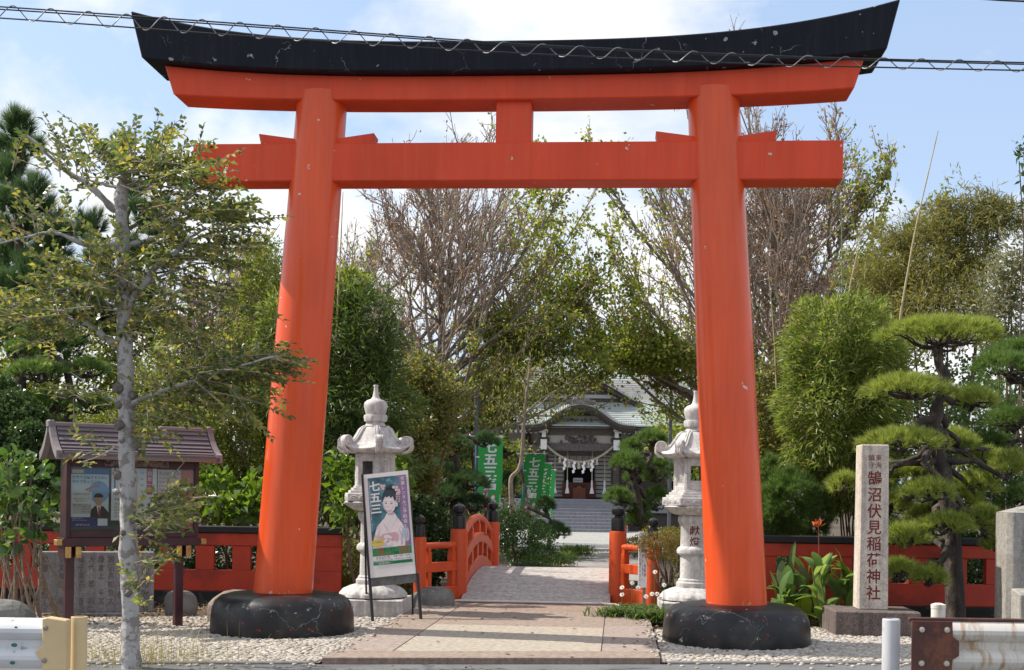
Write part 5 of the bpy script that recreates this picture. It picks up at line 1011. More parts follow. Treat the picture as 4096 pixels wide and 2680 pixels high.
# ------------------------------------------------------------------ free-growing pines
def wild_pine(label, d, trunk_px, clusters, nl, m, r0=.14):
    T = np.array([at(x, y, d) for x, y in trunk_px]); T[0, 2] = -.05; TT = smooth_poly(T, 16); t_ = thing('pine_tree', label, 'pine', (TT[0, 0], TT[0, 1], 0), 0, 'tall pines on the left'); MB().tube(TT, np.linspace(r0, r0*.25, 16), 10).build('trunk', m_dbark, t_, world=True, smooth=.9)
    aP = []; aD = []; tw = []; s = d/FPX
    for px, py, r in clusters:
        c = at(px, py, d+rng.uniform(-.9, .9)); k = TT[np.argmin(np.linalg.norm(TT-(c-np.array([0, 0, .5])), axis=1))]; tw.append(wavy(k, c-np.array([0, 0, r*s*.5]), 6, .05)); n = int(9+r*r*.13)
        D = unit(rng.normal(size=(n, 3))+np.array([0, 0, .35])); q = rng.random((n, 1))**.5; aP.append(c+D*q*r*s*np.array([1.15, 1.15, 1.0])*.95); aD.append(D*.8+np.array([0, 0, 1.0]))
    tubes('limbs', np.array(tw), np.tile(np.linspace(.05, .015, 6), (len(tw), 1)), 6, m_dbark, t_)['kind'] = 'stuff'; needles('crown', np.concatenate(aP), np.concatenate(aD), 60, nl*1.35, .42, .0085, m, t_)
wild_pine('tall shaggy dark pine rising at the left edge', 24, [(20, 560), (20, 300), (18, 200), (17, 120)], [(18, 122, 12), (16, 134, 15), (8, 150, 15), (30, 148, 13), (15, 172, 18), (36, 188, 14), (6, 205, 20), (44, 212, 16), (25, 232, 22), (60, 235, 15), (8, 262, 24), (42, 270, 24), (75, 282, 20), (15, 300, 26), (55, 312, 24), (28, 205, 18), (0, 180, 16), (52, 250, 18), (85, 310, 18), (20, 330, 24), (0, 330, 24), (60, 345, 20), (100, 320, 16), (0, 290, 22), (30, 285, 22), (0, 235, 20)], .20, m_pdark)
wild_pine('second tall pine with separate tufts behind the street tree crown', 25, [(128, 560), (128, 350), (127, 250), (124, 150)], [(92, 224, 14), (86, 235, 12), (140, 218, 16), (165, 207, 12), (122, 147, 10), (106, 152, 8), (122, 165, 10), (155, 233, 14), (172, 228, 11), (125, 245, 16), (145, 262, 16), (100, 262, 16), (170, 265, 12), (125, 285, 18), (150, 300, 16), (105, 295, 16), (132, 195, 12), (182, 245, 9), (95, 330, 16), (130, 325, 18), (160, 330, 14)], .19, m_pdark)
# ------------------------------------------------------------------ bare-branched ginkgos
def ginkgo(label, px, d, H, Lr, Ll, h0, leafp, seed, extra=(), npri=50, group='half bare ginkgo trees', nsec=11, ntw=8, name='ginkgo_tree', rt=.17, leafd=1., dead=.10, sprays=()):
    g_ = np.random.default_rng(seed); c = at(px, 560, d); base = np.array([c[0], c[1], 0.]); t_ = thing(name, label, 'tree', base, 0, group); top = base+np.array([.2, 0, H])
    stems = [(base, top, rt)]+[(base+np.array([0, 0, z0]), base+np.array([dx, dy, z1]), r_) for dx, dy, z0, z1, r_ in extra]
    for i, (a, b_, r_) in enumerate(stems): MB().tube(wavy(a-np.array([0, 0, .05 if i == 0 else 0]), b_, 12, .06), np.linspace(r_, .02, 12), 9).build('trunk', m_bark, t_, world=True, smooth=.9)
    pri = []; sec = []; twg = []
    for i in range(npri):
        a, b_, r_ = stems[0] if (i % 3 or not extra) else stems[1+i//3 % len(extra)]; f = h0/H+(1-h0/H)*(i/npri)**1.05*.97; f = max(f, .05); st_ = a+(b_-a)*min(1, max(0, (f*H-a[2])/(b_[2]-a[2]))); az = g_.uniform(0, 2*PI); cx_ = math.cos(az); reach = (Lr if cx_ > 0 else Ll)
        Lh = reach*min(1, 1.35*(1.12-f))**.8*g_.uniform(.6, 1.12)+.25; el = math.radians(g_.uniform(6, 34)+26*f*f); t8 = np.linspace(0, 1, 8)[:, None]; hor = np.array([cx_, math.sin(az), 0])
        Q = st_+hor*Lh*t8*(1-.12*t8)+np.array([0, 0, 1])*Lh*(math.tan(el)*t8+g_.uniform(.15, .42)*t8**2)+np.cumsum(g_.normal(0, .045, (8, 3)), 0); pri.append((Q, .014+.012*Lh))
        for j in range(int(nsec*(.5+.5*Lh/max(Lr, Ll)))):
            tt = g_.uniform(.15, 1); k_ = min(6, int(tt*7)); p = Q[k_]+(Q[k_+1]-Q[k_])*(tt*7-k_); tg = unit(Q[k_+1]-Q[k_]); L2 = (.35+.42*Lh*(1-.55*tt))*g_.uniform(.6, 1.2); dr = unit(tg+g_.normal(0, .5, 3)+np.array([0, 0, .25])); t5 = np.linspace(0, 1, 5)[:, None]; q2 = p+dr*L2*t5+np.array([0, 0, .18])*L2*t5**2+np.cumsum(g_.normal(0, .035, (5, 3)), 0); sec.append(q2)
            for k in range(ntw):
                u = g_.uniform(.15, 1)*4; k2 = min(3, int(u)); p2 = q2[k2]+(q2[k2+1]-q2[k2])*(u-k2); d2 = unit(unit(q2[k2+1]-q2[k2])+g_.normal(0, .55, 3)+np.array([0, 0, .2])); L3 = g_.uniform(.15, .5); twg.append([p2, p2+d2*L3*.5+g_.normal(0, .015, 3), p2+d2*L3])
    tubes('limbs', np.array([q for q, _ in pri]), np.array([np.linspace(r_, .010, 8) for _, r_ in pri]), 6, m_bark, t_)['kind'] = 'stuff'
    sec = np.array(sec); twg = np.array(twg); tubes('branches', sec, np.tile(np.linspace(.018, .009, 5), (len(sec), 1)), 4, m_twig, t_)['kind'] = 'stuff'; tubes('twigs', twg, np.tile(np.linspace(.010, .006, 3), (len(twg), 1)), 3, m_twig, t_)['kind'] = 'stuff'
    A_ = np.concatenate([twg[:, 1], twg[:, 2], twg.mean(1), sec[:, 3], sec[:, 2]]); A_ = np.repeat(A_, 3, 0); A_ = A_+g_.normal(0, .055, A_.shape); q = A_-np.array([0, 0, EYE]); X = q@_r; Dp = q@_fw; px_ = CX+FPX*X/Dp; py_ = CY-FPX*q[:, 2]/Dp
    pr = leafp(px_, py_)*leafd; clump = .35+.9*(np.sin(A_[:, 0]*3.1+A_[:, 2]*2.3)*np.sin(A_[:, 1]*2.7+A_[:, 2]*3.7) > -.15); k = g_.random(len(A_)) < pr*clump; Pq = A_[k]; leaves('crown', Pq, rng.normal(0, 1, Pq.shape)+np.array([0, 0, -.3]), .095*rng.uniform(.7, 1.2, len(Pq)), .095, m_gink, t_, .15)
    if sprays:   # leafy low sprays reaching towards the middle
        tw = np.array([wavy(sec[g_.integers(len(sec))][4] if q < 0 else pri[int(np.argmin([np.linalg.norm(u[0][7]-at(sx_, sy_, d)) for u in pri]))][0][g_.integers(4, 8)], np.array(bl(sx_+g_.normal(0, hx*.5), sy_+g_.normal(0, hy*.5), d+g_.normal(0, .7), 1, 1)[:3]), 6, .06) for sx_, sy_, hx, hy, nn_ in sprays for q in range(max(4, nn_//130))]); tubes('leafy_twigs', tw, np.tile(np.linspace(.022, .006, 6), (len(tw), 1)), 4, m_twig, t_)['kind'] = 'stuff'
        P2 = np.repeat(tw[:, 2:].reshape(-1, 3), 30, 0); P2 = P2+g_.normal(0, .20, P2.shape); leaves('leafy_spray', P2, rng.normal(0, 1, P2.shape)+np.array([0, 0, -.3]), .095*rng.uniform(.7, 1.2, len(P2)), .095, m_gink, t_, .15)
    k = g_.random(len(A_)) < dead*.5; Pq = A_[k]; leaves('dead_leaves', Pq, rng.normal(0, .6, Pq.shape)+np.array([0, 0, -1]), .085, .05, m_dead, t_, .5)
    return t_
sg_ = lambda x: 1/(1+np.exp(-x))
ginkgo('half bare ginkgo seen through the gate, its branches sweeping up to the right', 434, 34, 9.2, 5.0, 3.2, 2.9, lambda x, y: np.clip(.95*sg_((x-532+(y-250)*-.14)/11)+.85*sg_((y-345)/13)*sg_((x-450)/20), 0, 1), 21, extra=((-.9, .2, 2.5, 8.0, .07), (-.45, -.2, 3, 9.0, .07), (-1.5, .3, 2.6, 7.2, .06)), npri=76, nsec=13, ntw=10, dead=.14, sprays=((540, 352, 34, 16, 1500), (505, 362, 30, 20, 1300), (555, 325, 24, 20, 1300), (572, 275, 10, 30, 800), (480, 385, 30, 16, 900), (550, 375, 26, 12, 800), (520, 340, 26, 14, 900), (575, 345, 14, 10, 600)))
ginkgo('half bare brown ginkgo behind the right gate pillar', 765, 33, 9.4, 4.0, 5.6, 2.7, lambda x, y: np.clip(.9*sg_((640-x+(y-250)*.10)/13)+.8*sg_((x-852)/10)*sg_((y-150)/20)+.75*sg_((y-335)/14)*sg_((700-x)/20), 0, 1), 33, extra=((.8, .2, 2.5, 8.9, .08), (1.5, -.2, 3, 8.0, .07)), npri=100, nsec=15, ntw=11, dead=.24, sprays=((625, 345, 30, 18, 1400), (655, 350, 34, 12, 1300), (612, 300, 14, 30, 1000), (600, 365, 22, 14, 900), (690, 352, 20, 14, 700), (615, 335, 24, 10, 900), (645, 345, 24, 12, 900), (585, 350, 14, 10, 600)))
ginkgo('twiggy leafless grey tree between the street tree and the left gate pillar', 205, 21.5, 4.9, 1.9, 1.5, 1.4, lambda x, y: .05+0*x, 44, npri=34, nsec=9, ntw=8, name='bare_tree', group=None, rt=.07, dead=.03)
ginkgo('distant bare tree tops behind the bamboo left of the ginkgo', 345, 44, 9.3, 3.0, 3.0, 5, lambda x, y: .12*sg_((y-230)/15), 55, npri=34, group=None, name='bare_tree')
# ------------------------------------------------------------------ street tree in front
m_sbark = mat('patchy_bark', (.40, .385, .38), .85, .12, 6, 4, col2=(.23, .21, .195), ms=9, lo=.50, hi=.54, bump=.6, bs=26)
ds = 11.35; t_ = thing('street_tree', 'pollarded street tree with pale patchy trunk standing before the notice board', 'tree', G(131, 668.5)); KS = ds/FPX
tp = [(131.5, 672), (131, 655), (130, 620), (129, 560), (128, 500), (127, 450), (126, 400), (125, 345), (124, 300), (123, 258), (121, 220), (121, 195), (124, 184), (126, 174)]
TT = smooth_poly([at(x, y, ds) for x, y in tp], 60); TT[0, 2] = -.04; rr = np.interp(np.linspace(0, 1, 60), [0, .03, .12, .35, .6, .8, .93, 1], [.108, .090, .079, .072, .066, .058, .054, .043])
kn = rr*(1+.05*rng.normal(size=60)); 
for q in (14, 20, 27, 33, 38, 44, 49, 54): kn[q] *= 1.18
b = MB(); n = 18; V = []; F = []
for i in range(60):
    for j in range(n): a = 2*PI*j/n; q = kn[i]*(1+.07*math.sin(3*a+i*.7)+.05*math.sin(5*a-i*1.3)); V.append(TT[i]+q*np.array([math.cos(a), math.sin(a), 0]))
for i in range(59):
    for j in range(n): F.append((i*n+j, i*n+(j+1) % n, (i+1)*n+(j+1) % n, (i+1)*n+j))
tr_ = b.add(V, F+[tuple(59*n+j for j in range(n))]).build('trunk', m_sbark, t_, world=True, smooth=1.2)
m_knot = mat('bark_knot', (.14, .12, .105), .95, .4, 12, bump=.8, bs=30)
for px, py, rr_ in ((118, 388, 9), (133, 395, 8), (119, 425, 9), (134, 418, 7), (117, 475, 8), (116, 492, 6), (119, 405, 7), (134, 520, 8), (123, 533, 5), (128, 593, 7), (124, 283, 7), (133, 285, 7), (116, 225, 6), (126, 178, 9), (121, 440, 5), (137, 445, 7), (128, 563, 4), (130, 340, 5)):
    c = at(px, py, ds-.07); bm = bmesh.new(); bmesh.ops.create_icosphere(bm, subdivisions=2, radius=1); 
    for v in bm.verts: p = np.array(v.co); v.co = Vector(p*(1+.22*math.sin(5*p[0]+px)*math.sin(6*p[2]+py))*rr_*KS*np.array([.62, .55, .6]))
    me = bpy.data.meshes.new('knot'); bm.to_mesh(me); bm.free(); o = link('knot', me, m_sbark if RD.random() < .5 else m_knot, t_); o.location = Vector(c-np.array(t_.location))
limbs = [([(116, 212), (110, 206), (88, 183), (74, 177), (55, 162), (43, 150), (27, 135)], .035, 0), ([(121, 190), (115, 187), (92, 181), (78, 176)], .020, .1), ([(124, 184), (135, 182), (155, 185), (172, 178)], .022, -.1), ([(120, 246), (112, 243), (102, 248), (81, 244), (69, 236), (52, 232), (38, 234), (0, 243)], .032, -.2),
         ([(124, 250), (128, 245), (145, 241), (165, 234), (189, 215), (215, 200)], .032, .1), ([(126, 310), (134, 296), (150, 278), (156, 262), (173, 258), (184, 242), (205, 228)], .038, -.1), ([(122, 350), (115, 344), (105, 337), (94, 327), (87, 322), (60, 319), (36, 318), (12, 325)], .034, 0), ([(123, 296), (118, 290), (103, 285), (78, 286), (55, 290)], .028, -.3),
         ([(127, 408), (133, 402), (149, 395), (181, 386), (199, 377), (221, 373), (250, 362), (278, 356)], .026, -.5), ([(129, 525), (137, 521), (160, 508), (188, 496)], .012, -.2), ([(128, 405), (118, 402), (95, 388), (70, 372)], .012, -.2), ([(128, 440), (115, 448), (95, 458), (78, 463)], .010, -.2), ([(130, 530), (150, 524), (172, 512)], .010, -.3), ([(125, 330), (140, 318), (165, 305), (200, 300)], .016, -.3), ([(124, 300), (140, 285), (165, 274), (195, 264), (215, 262)], .02, .2)]
sprays = []   # (origin, direction, length)
for pts, r_, do in limbs:
    Q = smooth_poly([at(x, y, ds+do*i/len(pts)) for i, (x, y) in enumerate(pts)], 16); MB().tube(Q+rng.normal(0, r_*.12, Q.shape), np.linspace(r_, r_*.3, 16)*(1+.12*rng.normal(size=16)), 9).build('limb', m_sbark, t_, world=True, smooth=1)
def spray(px, py, hx, hy, n, dirx, up=.35, Ln=(.28, .62), do=0):
    for _ in range(int(n*1.25)):
        o = at(px+rng.normal()*hx*.5, py+rng.normal()*hy*.5, ds+do+rng.normal(0, .28)); d = unit(_r*(dirx+rng.normal(0, .55))+_fw*rng.normal(0, .5)+np.array([0, 0, up+rng.normal(0, .3)])); sprays.append((o, d, rng.uniform(*Ln)))
spray(70, 168, 40, 20, 24, -.3, .8, (.2, .5)); spray(112, 168, 38, 20, 44, .35, .35); spray(145, 178, 36, 20, 40, .9, .3); spray(162, 178, 20, 12, 14, 1, .25); spray(150, 215, 40, 20, 18, .8, .2); spray(188, 216, 40, 18, 32, 1, .3); spray(212, 226, 30, 12, 16, 1, .25); spray(178, 250, 46, 16, 26, .9, .15); spray(205, 256, 36, 12, 14, 1, .1); spray(165, 284, 46, 18, 24, .8, .1)
spray(25, 238, 30, 12, 10, -.8, .6, (.2, .45)); spray(50, 222, 30, 20, 10, -.3, .9, (.2, .45)); spray(95, 285, 46, 18, 36, -.5, .25); spray(110, 272, 30, 12, 22, .2, .3); spray(70, 300, 46, 18, 24, -.7, .2); spray(30, 312, 40, 12, 26, -.9, .2); spray(90, 315, 40, 14, 22, -.4, .2); spray(60, 330, 40, 12, 14, -.7, 0); spray(150, 310, 36, 20, 22, .6, 0)
spray(205, 376, 42, 18, 40, .9, .1); spray(238, 366, 36, 12, 26, 1, .1); spray(268, 360, 22, 8, 16, 1, .1, (.2, .4)); spray(175, 388, 40, 14, 30, .7, 0); spray(210, 395, 40, 12, 26, .7, -.1); spray(160, 345, 40, 22, 16, .6, .1); spray(150, 410, 36, 12, 16, .6, -.2); spray(90, 395, 36, 20, 10, -.6, .2, (.15, .35)); spray(100, 445, 26, 20, 8, -.7, .1, (.12, .3)); spray(150, 440, 16, 14, 6, .7, 0, (.12, .3))
spray(158, 515, 26, 16, 34, 1, .25, (.15, .42), -.15); spray(146, 528, 14, 14, 16, .6, .1, (.12, .3), -.15); spray(170, 500, 22, 14, 12, 1, .4, (.15, .35), -.15); spray(140, 600, 10, 20, 6, .6, .6, (.15, .4), -.15); spray(150, 560, 16, 20, 6, .8, .5, (.15, .35), -.15)
tw = np.array([[o+d*L_*q+np.array([0, 0, -.10])*(L_*q)**2*2 for q in np.linspace(0, 1, 5)] for o, d, L_ in sprays]); tubes('twigs', tw, np.tile(np.linspace(.0055, .0022, 5), (len(tw), 1)), 4, m_twig, t_)['kind'] = 'stuff'
LP = []; LD = []; LN = []
for Q, (o, d, L_) in zip(tw, sprays):
    k = int(L_/.024); tt = np.linspace(.12, 1, k)*4; i = np.minimum(3, tt.astype(int)); p = Q[i]+(Q[i+1]-Q[i])*(tt-i)[:, None]; sd = unit(np.cross(d, rng.normal(0, .5, 3)+np.array([0, 0, 1]))); s_ = np.where(np.arange(k) % 2, 1, -1)[:, None]
    keep = rng.random(k) > .12; LP.append(p[keep]); LD.append((sd*s_*.8+d*.75+rng.normal(0, .3, (k, 3)))[keep]); LN.append(np.tile(np.cross(sd, d), (k, 1))[keep])
LP = np.concatenate(LP); LD = np.concatenate(LD); LN = np.concatenate(LN); leaves('crown', LP, LD, .070*rng.uniform(.6, 1.25, len(LP)), .036, m_zel, t_, .2, nrm=LN+rng.normal(0, .35, LN.shape))

# ------------------------------------------------------------------ hedges and shrubs, left half
plant('evergreen_shrub', 'dark glossy round leaved shrub at the left edge beside the notice board roof', 'shrub', [bl(12, 425, 18, 34, 34), bl(30, 445, 17.6, 22, 26), bl(-5, 400, 18.4, 25, 25), bl(40, 480, 18.4, 25, 40)], 9000, .055, .034, m_dleaf, 'evergreen shrubs', rough=.1)
plant('hedge_shrub', 'tall small leaved green hedge left of the left gate pillar', 'shrub', [bl(232, 430, 20, 46, 100), bl(262, 300, 20.5, 26, 60), bl(205, 470, 19.6, 34, 60), bl(285, 420, 20, 30, 100)], 34000, .040, .020, m_hedge, 'evergreen shrubs', rough=.2, inner=.55)
plant('hedge_shrub', 'dense green shrub behind the notice board roof and street trunk', 'shrub', [bl(160, 420, 20.5, 46, 55), bl(120, 440, 20.5, 40, 50), bl(185, 350, 21.5, 34, 40)], 18000, .042, .022, m_hedge, 'evergreen shrubs', rough=.2, inner=.55)
plant('evergreen_tree', 'dark evergreen tree mass between the tall pines on the left', 'tree', [bl(60, 380, 25, 70, 60), bl(150, 360, 25, 60, 60), bl(0, 420, 25, 60, 80), bl(100, 460, 24.5, 120, 50), bl(-110, 430, 25, 90, 90), bl(-270, 440, 25, 100, 90)], 32000, .08, .046, m_hedge, 'evergreen trees at the back', rough=.25, inner=.5, stem_r=.1)
plant('evergreen_tree', 'olive green leafy tree rising behind the left gate pillar', 'tree', [bl(250, 270, 24, 30, 34), bl(275, 330, 24, 50, 70), bl(215, 320, 24, 30, 35)], 12000, .05, .026, m_hedge, 'evergreen trees at the back', rough=.3, inner=.4, stem_r=.08)
plant('bamboo_clump', 'trimmed dark green bamboo clump right of the left gate pillar', 'bamboo', [bl(352, 340, 19.4, 48, 60), bl(362, 410, 19.2, 54, 80), bl(330, 380, 19.6, 60, 90), bl(355, 470, 19.2, 56, 60)], 19000, .14, .018, m_bambd, 'trimmed bamboo clumps', out=.9, up=-.1, rough=.18, stems=8, stem_r=.018)
plant('bamboo_clump', 'bright bamboo leaves peeking out left of the left gate pillar', 'bamboo', [bl(276, 320, 19.6, 16, 28), bl(266, 345, 19.6, 10, 20), bl(350, 285, 19.8, 22, 16), bl(335, 300, 19.8, 30, 20)], 2600, .15, .020, m_bamb, 'trimmed bamboo clumps', out=1.0, up=.3, rough=.25, inner=.3)
plant('broadleaf_shrub', 'large leaved shrub hanging over the red fence left of the gate pillar', 'shrub', [bl(238, 508, 18.3, 26, 14), bl(215, 490, 18.5, 20, 20), bl(255, 495, 18.5, 16, 20)], 420, .13, .085, m_grn, None, inner=.5, out=.8, up=.4)
plant('broadleaf_shrub', 'large leaved shrub between the left lantern and the red fence end', 'shrub', [bl(345, 505, 17.6, 14, 22), bl(342, 470, 17.9, 12, 20), bl(400, 490, 17.8, 10, 24), bl(396, 455, 18, 10, 16)], 380, .12, .075, m_grn, None, inner=.4, out=.8, up=.4)
plant('dry_bamboo', 'brown bamboo stalks and dull leaves at the foot of the bamboo behind the lantern', 'bamboo', [bl(345, 560, 18.2, 14, 30), bl(400, 575, 18.4, 14, 20), bl(375, 560, 18.6, 24, 30)], 1500, .14, .018, m_mix, None, out=.5, up=-.3, inner=.3, stems=9, stem_r=.012)
plant('leafy_tree', 'yellowing leafy tree right of the dark bamboo clump', 'tree', [bl(418, 380, 23, 26, 26), bl(432, 420, 23, 28, 36), bl(408, 440, 22, 22, 40), bl(445, 395, 24, 20, 22), bl(420, 475, 22, 22, 26)], 6500, .075, .04, m_mix, None, rough=.35, inner=.25, stem_r=.05)
plant('camellia_shrub', 'dense camellia bush behind the left bridge railing', 'shrub', [bl(430, 540, 20.6, 28, 34), bl(455, 545, 21.5, 24, 26), bl(415, 520, 20.6, 20, 26), bl(420, 565, 19.6, 24, 24)], 4200, .075, .042, m_dleaf, None, rough=.15)
plant('garden_bush', 'rounded green bush beside the path beyond the bridge', 'shrub', [bl(520, 540, 26.5, 22, 30), bl(540, 550, 27.5, 16, 22), bl(505, 530, 26, 14, 22), bl(530, 572, 25.5, 26, 10)], 9000, .05, .022, m_dleaf, None, rough=.18)
plant('garden_bush', 'loose low grassy plants edging the path beyond the bridge', 'shrub', [bl(537, 567, 26, 20, 9), bl(560, 560, 28, 18, 7), bl(575, 552, 32, 20, 5)], 3200, .10, .014, m_bambd, None, rough=.3, out=.4, up=.9, inner=.2)
plant('leafy_tree', 'broad green tree filling the space behind the nearest banner', 'tree', [bl(470, 420, 38, 40, 40), bl(505, 400, 38, 34, 30), bl(440, 440, 38, 36, 50), bl(490, 470, 40, 40, 40)], 11000, .10, .06, m_hedge, 'evergreen trees at the back', rough=.3, inner=.3, stem_r=.08)
# thin young tree by the banners
yt = at(512, 520, 28.5); t_ = thing('young_tree', 'slender young tree with a crooked pale trunk between the green banners', 'tree', (yt[0], yt[1], 0)); Q = smooth_poly([at(x, y, 28.5) for x, y in ((513, 560), (512, 511), (510, 481), (512, 475), (521, 470), (523, 440), (524, 412), (528, 383), (530, 365))], 24); Q[0, 2] = -.05
MB().tube(Q, np.linspace(.062, .028, 24), 9).build('trunk', mat('pale_bark', (.28, .22, .17), .9, .3, 8, bump=.5, bs=30), t_, world=True, smooth=.9)
tw = np.array([wavy(Q[RD.randint(16, 23)], at(px, py, 28.5+rng.normal(0, .6)), 6, .05) for px, py in ((500, 375), (555, 390), (545, 368), (575, 385), (510, 365), (490, 395), (560, 405), (530, 350), (585, 372), (515, 400))]); tubes('limbs', tw, np.tile(np.linspace(.02, .006, 6), (len(tw), 1)), 5, m_bark, t_)['kind'] = 'stuff'
P = np.repeat(tw[:, 2:].reshape(-1, 3), 26, 0); P = P+rng.normal(0, .26, P.shape); leaves('crown', P, rng.normal(0, .6, P.shape)+np.array([0, 0, -.8]), .10, .03, m_mix, t_)
# ------------------------------------------------------------------ right half
plant('bamboo_clump', 'trimmed bright bamboo clump between the right gate pillar and the pine', 'bamboo', [bl(840, 350, 18.4, 58, 52), bl(838, 410, 18.2, 60, 70), bl(850, 460, 18.4, 52, 50), bl(880, 370, 18.8, 26, 50)], 27000, .12, .0165, m_bamb, 'trimmed bamboo clumps', out=1.0, up=.0, rough=.14, stems=8, stem_r=.018)
plant('evergreen_shrub', 'dark twiggy shrub right behind the right gate pillar', 'shrub', [bl(768, 390, 19.5, 22, 34), bl(775, 430, 19.5, 24, 30), bl(760, 460, 20, 20, 40), bl(745, 420, 20, 24, 60)], 5200, .055, .03, m_mix, 'evergreen shrubs', rough=.35, inner=.3)
pb = thing('pine_bush', 'rounded dark blue green pine bush above the right red fence', 'shrub', (*at(790, 500, 17.9)[:2], 0))
P, N_ = shell([bl(790, 502, 17.9, 30, 32), bl(768, 485, 18.2, 16, 26), bl(815, 515, 18.1, 18, 20), bl(770, 520, 18, 20, 20)], 1900, .7, .1); needles('foliage', P, N_+np.array([0, 0, .4]), 28, .13, .45, .0065, m_pneedle, pb); MB().tube([(0, 0, -.05), (.02, 0, .5), (0, 0, 1.2)], [.06, .05, .03], 8).build('trunk', m_dbark, pb, smooth=.9)
pb = thing('pine_bush', 'ragged green pine foliage low between the stone post and the pine trunk', 'shrub', (*at(905, 500, 17.3)[:2], 0))
P, N_ = shell([bl(905, 510, 17.3, 40, 26), bl(960, 470, 18, 40, 40), bl(985, 420, 18.4, 34, 40), bl(1000, 500, 18, 34, 40)], 2600, .5, .2); needles('foliage', P, N_+np.array([0, 0, .4]), 22, .13, .5, .005, m_pneedle, pb)
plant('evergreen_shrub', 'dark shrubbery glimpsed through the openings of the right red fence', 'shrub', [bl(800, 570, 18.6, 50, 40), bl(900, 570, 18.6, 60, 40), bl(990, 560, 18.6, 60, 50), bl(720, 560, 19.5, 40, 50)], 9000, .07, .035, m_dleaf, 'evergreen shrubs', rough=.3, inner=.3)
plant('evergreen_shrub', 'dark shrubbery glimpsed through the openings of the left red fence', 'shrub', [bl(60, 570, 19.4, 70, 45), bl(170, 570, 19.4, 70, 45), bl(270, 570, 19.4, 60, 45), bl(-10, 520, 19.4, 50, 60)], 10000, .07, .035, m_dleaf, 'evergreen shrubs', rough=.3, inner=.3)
plant('bamboo_grove', 'feathery olive bamboo grove far behind the cloud pruned pine', 'bamboo', [bl(925, 262, 27, 60, 50), bl(965, 240, 27, 44, 48), bl(890, 300, 27, 44, 46), bl(985, 205, 27, 22, 14), bl(945, 215, 27, 24, 20), bl(1005, 215, 27, 30, 14), bl(900, 240, 27, 14, 10), bl(950, 310, 26, 60, 40)], 21000, .16, .018, m_bambo, None, out=.7, up=-.2, rough=.30, inner=.35, stems=8, stem_r=.03)
plant('leafy_tree', 'sparse pale leaved tree at the right edge above the pine', 'tree', [bl(1005, 300, 21, 26, 50), bl(1018, 270, 21, 24, 40), bl(990, 330, 21, 18, 28), bl(1015, 350, 21, 30, 26)], 2600, .09, .03, leafmat('pale_leaf', [(.10, .12, .06), (.17, .18, .09), (.24, .22, .12)], .4), None, rough=.3, inner=.1, stems=6, stem_r=.03)
plant('leafy_tree', 'dark leafy twig reaching in at the upper right edge', 'tree', [bl(1022, 150, 19, 6, 16), bl(1030, 190, 19, 10, 30)], 70, .10, .04, m_dleaf, None, inner=.1, stems=3, stem_r=.02)
plant('evergreen_tree', 'dark trees closing the view right of the shrine roof', 'tree', [bl(700, 430, 50, 50, 40), bl(740, 440, 46, 60, 60), bl(660, 455, 66, 26, 30)], 9000, .13, .08, m_hedge, 'evergreen trees at the back', rough=.3, inner=.4, stem_r=.1)
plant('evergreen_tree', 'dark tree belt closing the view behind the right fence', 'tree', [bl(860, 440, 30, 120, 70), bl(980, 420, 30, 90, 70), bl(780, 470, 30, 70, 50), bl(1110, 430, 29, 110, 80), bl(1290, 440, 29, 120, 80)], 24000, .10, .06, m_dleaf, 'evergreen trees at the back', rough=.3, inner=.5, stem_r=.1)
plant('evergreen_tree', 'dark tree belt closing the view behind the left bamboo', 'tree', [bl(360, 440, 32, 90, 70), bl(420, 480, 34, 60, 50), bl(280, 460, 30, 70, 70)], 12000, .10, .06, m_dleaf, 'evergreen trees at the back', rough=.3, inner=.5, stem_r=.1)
plant('evergreen_tree', 'distant tree belt behind the shrine roof', 'tree', [bl(560, 420, 85, 120, 60), bl(460, 430, 80, 90, 60), bl(680, 440, 80, 90, 60)], 9000, .25, .16, m_hedge, 'evergreen trees at the back', rough=.3, inner=.5, stem_r=.1)
# trimmed azaleas right of the bridge
plant('azalea_hedge', 'flat trimmed yellow green azalea hedge behind the right bridge railing', 'shrub', [bl(655, 545, 20.5, 28, 15), bl(685, 550, 20, 18, 22), bl(672, 538, 20.8, 16, 10)], 5200, .035, .018, leafmat('azalea_yellow', [(.13, .15, .025), (.20, .19, .04), (.14, .10, .04)], .35), None, rough=.15)
az = thing('azalea_shrub', 'small azalea with pale twisted bare stems beside the right lantern', 'shrub', (*G(672, 606)[:2], 0)); ab = np.array(az.location); stm = []
for px, py in ((640, 545), (650, 540), (660, 538), (668, 540), (676, 545), (682, 540), (645, 555), (655, 550), (688, 552)): stm.append(wavy(ab+np.array([rng.normal(0, .02), 0, .0]), at(px, py, 17.3+rng.normal(0, .2)), 9, .06))
tubes('stem', np.array(stm), np.tile(np.linspace(.020, .006, 9), (len(stm), 1)), 6, mat('pale_stem', (.32, .27, .22), .9, .3), az)['kind'] = 'stuff'
P, N_ = shell([bl(658, 540, 17.3, 22, 8), bl(646, 546, 17.2, 12, 6), bl(676, 543, 17.4, 14, 8), bl(655, 556, 17.3, 10, 4)], 2600, .4, .2); leaves('foliage', P, N_+rng.normal(0, .6, P.shape), .030, .014, m_azal, az)
